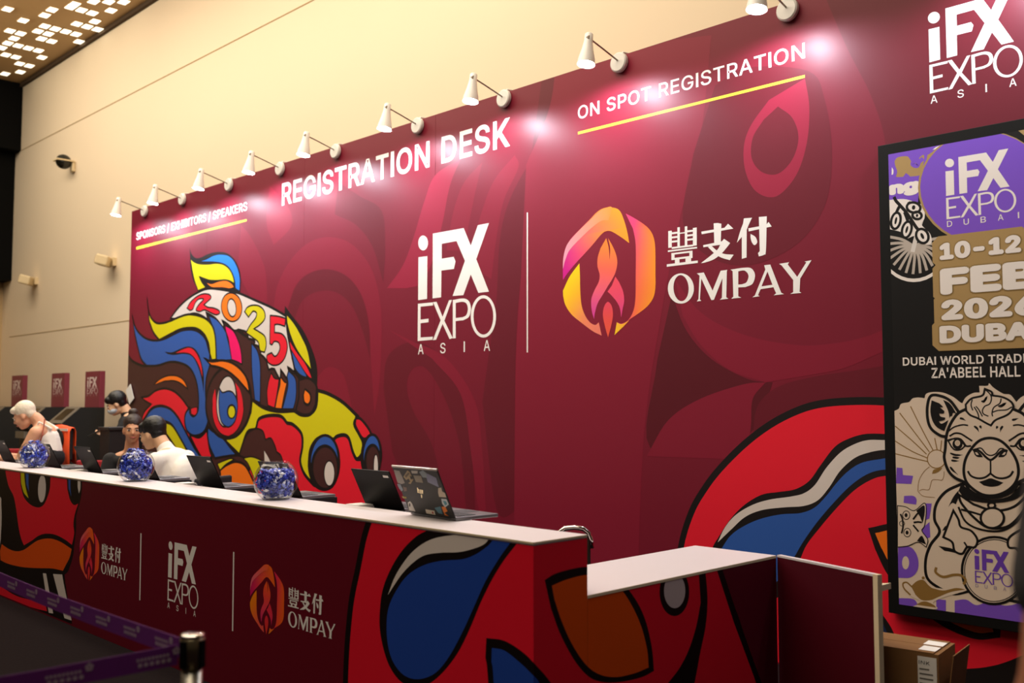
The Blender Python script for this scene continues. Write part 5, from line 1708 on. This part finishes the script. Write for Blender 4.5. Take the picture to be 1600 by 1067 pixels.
def person(name, loc, yaw, label):
    r = empty(name, loc, yaw)
    return tag(r, label, 'person')

def seated_legs(zs=0.50):
    """thighs forward from the seat, shins down, feet on the floor"""
    S = []
    for sx in (1, -1):
        S.append(('l', [((sx * 0.09, 0.0, zs + 0.05), 0.088), ((sx * 0.11, 0.40, zs + 0.05), 0.062), ((sx * 0.11, 0.43, 0.28), 0.052), ((sx * 0.11, 0.42, 0.09), 0.038)]))
    return S
def feet(y, x=0.11, t=0.0):
    return [('m', (sx * x, y + 0.06, 0.038), (0.045, 0.13, 0.038)) for sx in (1, -1)]

def chair(name, loc, yaw, cloth, label, seat_z=0.47, back=True, group=None):
    c = empty(name, loc, yaw)
    tag(c, label, 'chair', group)
    MB().box((-0.22, -0.22, seat_z - 0.06), (0.22, 0.22, seat_z - 0.008), bev=0.02).build('seat', cloth, c, local=True)
    if back:
        MB().box((-0.21, -0.285, seat_z + 0.10), (0.21, -0.245, seat_z + 0.42), bev=0.015).build('backrest', cloth, c, local=True)
        for sx in (1, -1):
            MB().tube([(sx * 0.17, -0.2, seat_z - 0.05), (sx * 0.17, -0.262, seat_z + 0.02), (sx * 0.17, -0.262, seat_z + 0.2)], 0.012, 8).build('back_support', M_STEEL, c, local=True)
    for sx in (1, -1):
        for sy in (1, -1):
            MB().tube([(sx * 0.19, sy * 0.19, seat_z - 0.06), (sx * 0.21, sy * 0.21, 0.0)], 0.013, 8).build('leg', M_STEEL, c, local=True)
    return c
def facing(px, dirw):
    return math.atan2(-dirw.x, dirw.y)

LEFT = -RGT
# -- seated person in black facing the camera
Pd = at(208, 668, 8.4)
f = (CP - Pd); f.z = 0; f.normalize(); f = (f * 0.92 + RGT * 0.12).normalized()
ya = facing(0, f)
chinz = at(209, 692, 8.4).z
base = Vector((Pd.x, Pd.y, 0)) - f * 0.10
pr_ = person('person', base, ya, 'seated person with dark hair tied up, in black, looking towards the camera')
H = head_frame((0, 0.085, chinz), math.radians(-6), math.radians(-3))
body = union('body', SKIN_T, pr_, head_shapes(H) + [('l', [((0, 0.02, chinz - 0.10), 0.066), ((0, 0.05, chinz + 0.03), 0.054), ((0, 0.065, chinz + 0.08), 0.056)]), ('m', (0, 0.0, chinz - 0.14), (0.16, 0.09, 0.08)), ('m', (0, -0.01, chinz - 0.28), (0.15, 0.105, 0.19)), ('m', (0, -0.02, 0.57), (0.17, 0.12, 0.12)),
    ('l', [((0, -0.01, chinz - 0.25), 0.11), ((0, -0.02, 0.6), 0.12)])]
    + [('l', [((sx * 0.175, 0, chinz - 0.14), 0.05), ((sx * 0.23, 0.05, chinz - 0.40), 0.042), ((sx * 0.15, 0.24, 0.80), 0.032)]) for sx in (1, -1)]
    + hand_shapes((0.15, 0.24, 0.80), (-0.3, 1, -0.1), (0, 0, 1)) + hand_shapes((-0.15, 0.24, 0.80), (0.3, 1, -0.1), (0, 0, 1)) + seated_legs() + feet(0.42))
face(body, H, LIP, HAIR_BRN)
hs = head_frame((0, 0.085, chinz), math.radians(-6), math.radians(-3))
t = lambda x, y, z: tuple(hs @ Vector((x, y, z)))
union('hair', HAIR_BRN, body, [('m', t(0, -0.022, 0.163), (0.081, 0.096, 0.09)), ('m', t(0, -0.03, 0.262), (0.042, 0.044, 0.035)), ('m', t(0, -0.06, 0.11), (0.07, 0.06, 0.07))], 0.008, 2)
union('shirt', CL_BLK, body, [('m', (0, 0.0, chinz - 0.155), (0.19, 0.105, 0.075)), ('m', (0, -0.005, chinz - 0.30), (0.175, 0.125, 0.2)), ('l', [((0, -0.01, chinz - 0.25), 0.13), ((0, -0.02, 0.6), 0.14)])]
    + [('l', [((sx * 0.165, 0, chinz - 0.145), 0.065), ((sx * 0.232, 0.05, chinz - 0.40), 0.056), ((sx * 0.16, 0.22, 0.805), 0.044)]) for sx in (1, -1)], 0.011, 4)
union('trousers', CL_GREY, body, [('m', (0, -0.02, 0.56), (0.185, 0.135, 0.115))] + [('l', [((sx * 0.09, 0.0, 0.56), 0.096), ((sx * 0.11, 0.40, 0.55), 0.07), ((sx * 0.11, 0.43, 0.28), 0.062), ((sx * 0.11, 0.42, 0.10), 0.055)]) for sx in (1, -1)], 0.013, 3)
for sx in (1, -1):
    union('shoe', SHOE, body, [('m', (sx * 0.11, 0.48, 0.045), (0.052, 0.14, 0.045))], 0.012, 2)
chair('office_chair', base, ya, CL_GREY, 'dark office chair under the seated person in black')

# -- seated person in a white shirt leaning over, seen from behind and the side
d_ = 7.75
f = (LEFT * 0.93 + FWD * 0.36).normalized()
ya = facing(0, f)
nb = at(254, 697, d_)
base = Vector((nb.x, nb.y, 0)) - f * 0.20
pr_ = person('person', base, ya, 'seated person with black hair in a white shirt leaning towards a colleague')
nz = nb.z
loc_n = Vector((0, 0.20, nz))
H = head_frame((0, 0.275, at(240, 703, d_).z + 0.012), math.radians(4), math.radians(-14), math.radians(0))
sh = Vector((0, 0.11, nz - 0.085))
body = union('body', SKIN_L, pr_, head_shapes(H) + [('l', [(tuple(sh + Vector((0, 0.03, 0.02))), 0.065), ((0, 0.245, nz + 0.075), 0.056)]), ('m', tuple(sh), (0.17, 0.09, 0.08)), ('l', [((0, 0.09, nz - 0.15), 0.13), ((0, 0.0, 0.75), 0.125), ((0, -0.04, 0.57), 0.125)])]
    + [('l', [((sx * 0.185, 0.11, nz - 0.10), 0.05), ((sx * 0.23, 0.26, nz - 0.30), 0.043), ((sx * 0.12, 0.46, nz - 0.25), 0.032)]) for sx in (1, -1)]
    + hand_shapes((0.12, 0.46, nz - 0.25), (-0.2, 1, 0.15), (0, 0, 1)) + hand_shapes((-0.12, 0.46, nz - 0.25), (0.2, 1, 0.15), (0, 0, 1)) + seated_legs() + feet(0.42))
face(body, H, LIP, HAIR_BLK)
e = H.to_euler()
t = lambda x, y, z: tuple(H @ Vector((x, y, z)))
union('hair', HAIR_BLK, body, [('m', t(0, -0.03, 0.166), (0.086, 0.102, 0.094), e), ('m', t(0, -0.058, 0.11), (0.072, 0.06, 0.07), e), ('m', t(0, 0.05, 0.19), (0.068, 0.045, 0.04), e), ('m', t(0, 0.07, 0.165), (0.06, 0.03, 0.03), e)], 0.008, 2)
union('shirt', CL_WHITE, body, [('m', tuple(sh + Vector((0, -0.005, -0.01))), (0.2, 0.105, 0.085)), ('l', [((0, 0.085, nz - 0.16), 0.155), ((0, -0.005, 0.75), 0.155), ((0, -0.05, 0.60), 0.15)]), ('l', [((0, 0.175, nz - 0.015), 0.066), ((0, 0.15, nz - 0.06), 0.08)]), ('m', (0, -0.05, nz - 0.24), (0.16, 0.11, 0.18))]
    + [('l', [((sx * 0.18, 0.11, nz - 0.105), 0.07), ((sx * 0.235, 0.26, nz - 0.305), 0.062), ((sx * 0.14, 0.42, nz - 0.26), 0.045)]) for sx in (1, -1)], 0.011, 4)
union('trousers', CL_GREY, body, [('m', (0, -0.03, 0.56), (0.185, 0.14, 0.115))] + [('l', [((sx * 0.09, 0.0, 0.56), 0.096), ((sx * 0.11, 0.40, 0.55), 0.07), ((sx * 0.11, 0.43, 0.28), 0.062), ((sx * 0.11, 0.42, 0.10), 0.055)]) for sx in (1, -1)], 0.013, 3)
for sx in (1, -1):
    union('shoe', SHOE, body, [('m', (sx * 0.11, 0.48, 0.045), (0.052, 0.14, 0.045))], 0.012, 2)
chair('office_chair', base - f * 0.03, ya, CL_GREY, 'dark office chair under the seated person in white')

# -- person with cropped platinum hair bent over the desk
d_ = 9.1
f = (LEFT * 0.98 - FWD * 0.12).normalized()
ya = facing(0, f)
hc = at(47, 648, d_)
sp_ = at(61, 670, d_)
hipp = at(74, 720, d_ + 0.05)
base = Vector((hipp.x, hipp.y, 0))
def L_(w): return tuple((Matrix.Rotation(-ya, 3, 'Z') @ (Vector(w) - base)))
pr_ = person('person', base, ya, 'person with cropped platinum hair in a white strappy top bent over the desk')
hcl, sl, hl_ = Vector(L_(hc)), Vector(L_(sp_)), Vector(L_(hipp))
hcl.x = sl.x = hl_.x = 0.0
hl_.z = 0.98
H = head_frame(hcl + Vector((0, 0.02, -0.112)), 0, math.radians(-27))
neck = hcl + Vector((0, -0.06, -0.06))
el = [(sx * 0.20, sl.y + 0.12, sl.z - 0.30) for sx in (1, -1)]
wr = [(sx * 0.10, sl.y + 0.37, Z2 + 0.235) for sx in (1, -1)]
body = union('body', SKIN_F, pr_, head_shapes(H) + [('l', [(tuple(sl), 0.075), (tuple(neck), 0.056), (tuple(hcl + Vector((0, -0.03, -0.03))), 0.056)]), ('m', tuple(sl + Vector((0, -0.01, -0.03))), (0.165, 0.09, 0.085)),
    ('l', [(tuple(sl + Vector((0, -0.03, -0.06))), 0.115), (tuple((sl + hl_) / 2 + Vector((0, -0.02, -0.01))), 0.11), (tuple(hl_), 0.13)])]
    + [('l', [((sx * 0.175, sl.y - 0.01, sl.z - 0.03), 0.058), (el[i], 0.046), (wr[i], 0.032)]) for i, sx in enumerate((1, -1))]
    + hand_shapes(wr[0], (-0.3, 1, 0), (0, 0, 1)) + hand_shapes(wr[1], (0.3, 1, 0), (0, 0, 1))
    + [('l', [((sx * 0.09, hl_.y, 0.92), 0.10), ((sx * 0.10, hl_.y + 0.03, 0.50), 0.064), ((sx * 0.10, hl_.y - 0.01, 0.28), 0.054), ((sx * 0.10, hl_.y - 0.03, 0.09), 0.04)]) for sx in (1, -1)] + feet(hl_.y - 0.03, 0.10))
face(body, H, LIP, HAIR_BLOND)
e = H.to_euler()
t = lambda x, y, z: tuple(H @ Vector((x, y, z)))
union('hair', HAIR_BLOND, body, [('m', t(0, -0.028, 0.164), (0.083, 0.098, 0.09), e), ('m', t(0, -0.06, 0.115), (0.07, 0.05, 0.06), e), ('m', t(0, 0.045, 0.195), (0.066, 0.05, 0.036), e)], 0.008, 2)
mid = (sl + hl_) / 2
union('strappy_top', CL_WHITE, body, [('l', [(tuple(sl * 0.62 + hl_ * 0.38 + Vector((0, -0.01, -0.01))), 0.132), (tuple(mid + Vector((0, -0.02, -0.01))), 0.125), (tuple(hl_ * 0.85 + sl * 0.15), 0.14)])]
    + [('l', [((sx * 0.085, sl.y + 0.06, sl.z - 0.10), 0.012), ((sx * 0.10, sl.y - 0.01, sl.z + 0.065), 0.01), ((sx * 0.085, sl.y - 0.12, sl.z + 0.0), 0.012), ((sx * 0.07, mid.y, mid.z + 0.1), 0.012)]) for sx in (1, -1)], 0.009, 3)
union('trousers', CL_BLK, body, [('m', tuple(hl_ + Vector((0, 0, -0.03))), (0.18, 0.15, 0.12))] + [('l', [((sx * 0.09, hl_.y, 0.92), 0.11), ((sx * 0.10, hl_.y + 0.03, 0.50), 0.075), ((sx * 0.10, hl_.y - 0.02, 0.09), 0.06)]) for sx in (1, -1)], 0.013, 3)
MB().tube([L_(at(70, 655, d_)), L_(at(66, 680, d_ - 0.14)), L_(at(58, 705, d_ - 0.16))], 0.006, 6).build('lanyard', mat('lanyard_maroon', '8a3a20', 0.7), body, local=True)
for sx in (1, -1):
    union('shoe', SHOE, body, [('m', (sx * 0.10, hl_.y + 0.03, 0.045), (0.052, 0.14, 0.045))], 0.012, 2)

# -- standing person in a black T-shirt and face mask at the end of the backdrop
d_ = 10.7
f = (LEFT * 0.97 - FWD * 0.25).normalized()
ya = facing(0, f)
hc = at(182, 630, d_)
base = Vector((hc.x, hc.y, 0)) - f * 0.13
pr_ = person('person', base, ya, 'standing person in black T-shirt and face mask looking down at a tablet')
H = head_frame((0, 0.085, hc.z - 0.115), 0, math.radians(-24))
sz = hc.z - 0.15
wr = [(sx * 0.07, 0.19, sz - 0.19) for sx in (1, -1)]
body = union('body', SKIN_L, pr_, head_shapes(H) + [('l', [((0, 0.0, sz), 0.07), ((0, 0.045, hc.z - 0.05), 0.054)]), ('m', (0, -0.01, sz - 0.05), (0.175, 0.1, 0.09)), ('l', [((0, -0.02, sz - 0.13), 0.125), ((0, 0, sz - 0.35), 0.118), ((0, 0, 0.93), 0.125)])]
    + [('l', [((sx * 0.19, 0, sz - 0.05), 0.052), ((sx * 0.25, 0.08, sz - 0.22), 0.043), (wr[i], 0.03)]) for i, sx in enumerate((1, -1))]
    + hand_shapes(wr[0], (-0.3, 1, 0.05), (0, -0.2, -1), 1, 0.7) + hand_shapes(wr[1], (0.3, 1, 0.05), (0, -0.2, -1), 1, 0.7)
    + [('l', [((sx * 0.09, 0, 0.90), 0.095), ((sx * 0.10, 0.01, 0.48), 0.06), ((sx * 0.10, -0.02, 0.27), 0.054), ((sx * 0.10, -0.02, 0.08), 0.038)]) for sx in (1, -1)] + feet(-0.02, 0.10))
face(body, H, LIP, HAIR_BLK)
e = H.to_euler()
t = lambda x, y, z: tuple(H @ Vector((x, y, z)))
union('hair', HAIR_BLK, body, [('m', t(0, -0.028, 0.166), (0.088, 0.104, 0.096), e), ('m', t(0, -0.06, 0.115), (0.07, 0.055, 0.07), e), ('m', t(0, 0.05, 0.185), (0.07, 0.05, 0.045), e)], 0.008, 2)
union('face_mask', mat('mask_pale_blue', 'b9c3cc', 0.8), body, [('m', t(0, 0.045, 0.06), (0.062, 0.066, 0.042), e), ('m', t(0, 0.092, 0.07), (0.03, 0.022, 0.03), e)], 0.007, 2)
union('t_shirt', CL_BLK, body, [('l', [((0, -0.015, sz - 0.03), 0.085), ((0, 0.02, sz + 0.035), 0.066)]), ('m', (0, -0.01, sz - 0.055), (0.2, 0.118, 0.085)), ('l', [((0, -0.02, sz - 0.14), 0.148), ((0, 0, sz - 0.36), 0.142), ((0, 0, 0.93), 0.148)])]
    + [('l', [((sx * 0.185, 0, sz - 0.055), 0.07), ((sx * 0.235, 0.06, sz - 0.17), 0.062)]) for sx in (1, -1)], 0.011, 4)
union('trousers', CL_BLK, body, [('m', (0, 0, 0.92), (0.165, 0.13, 0.11))] + [('l', [((sx * 0.09, 0, 0.88), 0.105), ((sx * 0.10, 0.01, 0.48), 0.075), ((sx * 0.10, -0.02, 0.09), 0.062)]) for sx in (1, -1)], 0.013, 3)
MB().tube([(0.07, 0.02, sz + 0.05), (0.06, 0.12, sz - 0.12), (0.02, 0.145, sz - 0.3)], 0.007, 6).build('lanyard', mat('lanyard_red', 'a02a24', 0.7), body, local=True)
MB().box((-0.05, 0.14, sz - 0.43), (0.05, 0.146, sz - 0.3)).build('badge', mat('badge_red', 'b02a2a', 0.5), body, local=True)
for sx in (1, -1):
    union('shoe', SHOE, body, [('m', (sx * 0.10, 0.04, 0.045), (0.052, 0.14, 0.045))], 0.012, 2)
w0 = world_of(pr_)
tb = empty('tablet', tuple(w0 @ Vector((0, 0.34, sz - 0.165))), ya)
tag(tb, 'black tablet in the hands of the masked person', 'tablet')
TT = Matrix.Rotation(math.radians(-30), 4, 'X')
MB().box((-0.085, -0.06, -0.012), (0.085, 0.075, 0.0), TT, bev=0.004).build('case', M_CASE, tb, local=True)
MB().box((-0.075, -0.05, 0.0003), (0.075, 0.065, 0.0012), TT).build('screen', M_SCREEN, tb, local=True)

p = at(181, 700, 9.35)
pd_ = empty('black_pedestal', (p.x, p.y, 0))
tag(pd_, 'plain black pedestal standing between the kiosks and the seated staff', 'pedestal')
hz = at(176, 667, 9.35).z
MB().box((-0.11, -0.11, 0.0), (0.11, 0.11, hz - 0.03), bev=0.004).build('body', M_KIOSK, pd_, local=True)
MB().box((-0.125, -0.125, hz - 0.0295), (0.125, 0.125, hz), bev=0.004).build('top', M_KIOSK, pd_, local=True)

# -- person at the very right edge, close to the camera, only an arm in view
d_ = 1.36
sh_ = at(1680, 640, d_)
f = (FWD * 0.8 - RGT * 0.3).normalized()
ya = facing(0, f)
right = Vector((f.y, -f.x, 0))
base = Vector((sh_.x, sh_.y, 0)) + right * 0.19
pr_ = person('person', base, ya, 'person in black short sleeves at the right edge of the view, arm hanging down')
el = Vector((-0.288, -0.035, 1.09)); wr_ = Vector((-0.345, 0.05, 0.87))
H = head_frame((0, 0.03, 1.47), 0, 0)
body = union('body', SKIN_B, pr_, head_shapes(H) + [('l', [((0, 0, 1.40), 0.07), ((0, 0.01, 1.52), 0.058)]), ('m', (0, -0.01, 1.36), (0.18, 0.1, 0.08)), ('l', [((0, -0.02, 1.28), 0.125), ((0, 0, 1.05), 0.118), ((0, 0, 0.93), 0.125)]),
    ('l', [((-0.195, 0, 1.36), 0.054), (tuple(el), 0.043), (tuple(wr_), 0.03)]), ('l', [((0.195, 0, 1.36), 0.054), ((0.235, -0.03, 1.10), 0.043), ((0.25, 0.06, 0.86), 0.03)])]
    + hand_shapes(wr_, (0, 0.2, -1), (-1, 0, 0)) + hand_shapes((0.25, 0.06, 0.86), (0, 0.2, -1), (1, 0, 0))
    + [('l', [((sx * 0.09, 0, 0.90), 0.095), ((sx * 0.10, 0.01, 0.48), 0.06), ((sx * 0.10, -0.02, 0.27), 0.054), ((sx * 0.10, -0.02, 0.08), 0.038)]) for sx in (1, -1)] + feet(-0.02, 0.10))
face(body, H, LIP, HAIR_BLK)
t = lambda x, y, z: tuple(H @ Vector((x, y, z)))
union('hair', HAIR_BLK, body, [('m', t(0, -0.028, 0.166), (0.083, 0.1, 0.092)), ('m', t(0, -0.06, 0.115), (0.07, 0.05, 0.06))], 0.008, 2)
union('t_shirt', CL_BLK, body, [('m', (0, -0.01, 1.355), (0.205, 0.118, 0.085)), ('l', [((0, -0.02, 1.27), 0.148), ((0, 0, 1.04), 0.142), ((0, 0, 0.93), 0.148)])]
    + [('l', [((sx * 0.188, 0, 1.355), 0.068), ((sx * (0.25 if sx < 0 else 0.226), -0.018, 1.215), 0.062)]) for sx in (1, -1)], 0.011, 4)
union('trousers', CL_GREY, body, [('m', (0, 0, 0.92), (0.165, 0.13, 0.11))] + [('l', [((sx * 0.09, 0, 0.88), 0.105), ((sx * 0.10, 0.01, 0.48), 0.075), ((sx * 0.10, -0.02, 0.09), 0.062)]) for sx in (1, -1)], 0.013, 3)
for sx in (1, -1):
    union('shoe', SHOE, body, [('m', (sx * 0.10, 0.04, 0.045), (0.052, 0.14, 0.045))], 0.012, 2)

# -- red chairs, an orange vest and a bag behind the counter
M_RED = mat('chair_red_cloth', '9c1a22', 0.8)
cf = facing(0, LEFT)
p = at(136, 712, 8.95)
chair('red_chair', (p.x, p.y, 0), facing(0, -FWD), M_RED, 'red backed chair behind the laptops left of the seated staff', 0.5, group='red chairs behind the counter')
p = at(12, 693, 10.2)
chair('red_chair', (p.x, p.y, 0), facing(0, -FWD), M_RED, 'red backed chair behind the blonde person at the left edge', 0.55, group='red chairs behind the counter')
p = at(134, 690, 9.85)
cc = chair('vest_chair', (p.x, p.y, 0), facing(0, FWD * 0.8 + RGT * 0.6), CL_BLK, 'tall black chair with an orange vest hung over its back', 0.80)
w0 = world_of(cc)
bm = bmesh.new()
prof = [(y, z + 0.2) for y, z in ((-0.235, 0.68), (-0.238, 0.80), (-0.240, 0.98), (-0.258, 1.045), (-0.278, 1.045), (-0.296, 0.98), (-0.298, 0.82), (-0.30, 0.64))]
cols = []
for i in range(15):
    x = -0.235 + 0.47 * i / 14
    wv = 0.010 * math.sin(i * 1.9)
    cols.append([bm.verts.new((x * (1 + 0.06 * (j in (0, 7))), y + (wv if j >= 4 else -wv) * (0.5 + 0.5 * (abs(j - 3.5) / 3.5)) - (0.012 if j >= 4 else -0.012), z - (0.02 * math.sin(i * 1.1) if j in (0, 7) else 0) - (0.0 if j not in (3, 4) else 0.03 * abs(x) / 0.235))) for j, (y, z) in enumerate(prof)])
for A_, B_ in zip(cols, cols[1:]):
    for j in range(len(prof) - 1): bm.faces.new((A_[j], B_[j], B_[j + 1], A_[j + 1]))
mb = MB(); mb.bm.free(); mb.bm = bm
vt = mb.build('vest_cloth', mat('vest_orange', 'f0521c', 0.7, bump=0.3, scale=12), None, smooth=True)
sd = vt.modifiers.new('t', 'SOLIDIFY'); sd.thickness = 0.004
ve = empty('orange_vest', cc.location, cc.rotation_euler.z)
vt.parent = ve
tag(ve, 'bright orange safety vest draped over a black chair back', 'vest')
MB().ball((0, -0.313, 1.10), (0.15, 0.02, 0.12)).build('black_panel', CL_BLK, ve, smooth=True, local=True)
MB().box((-0.22, -0.318, 1.185), (0.22, -0.312, 1.21)).build('reflective_band', mat('vest_band', 'd8d2c8', 0.4), ve, local=True)
settle()
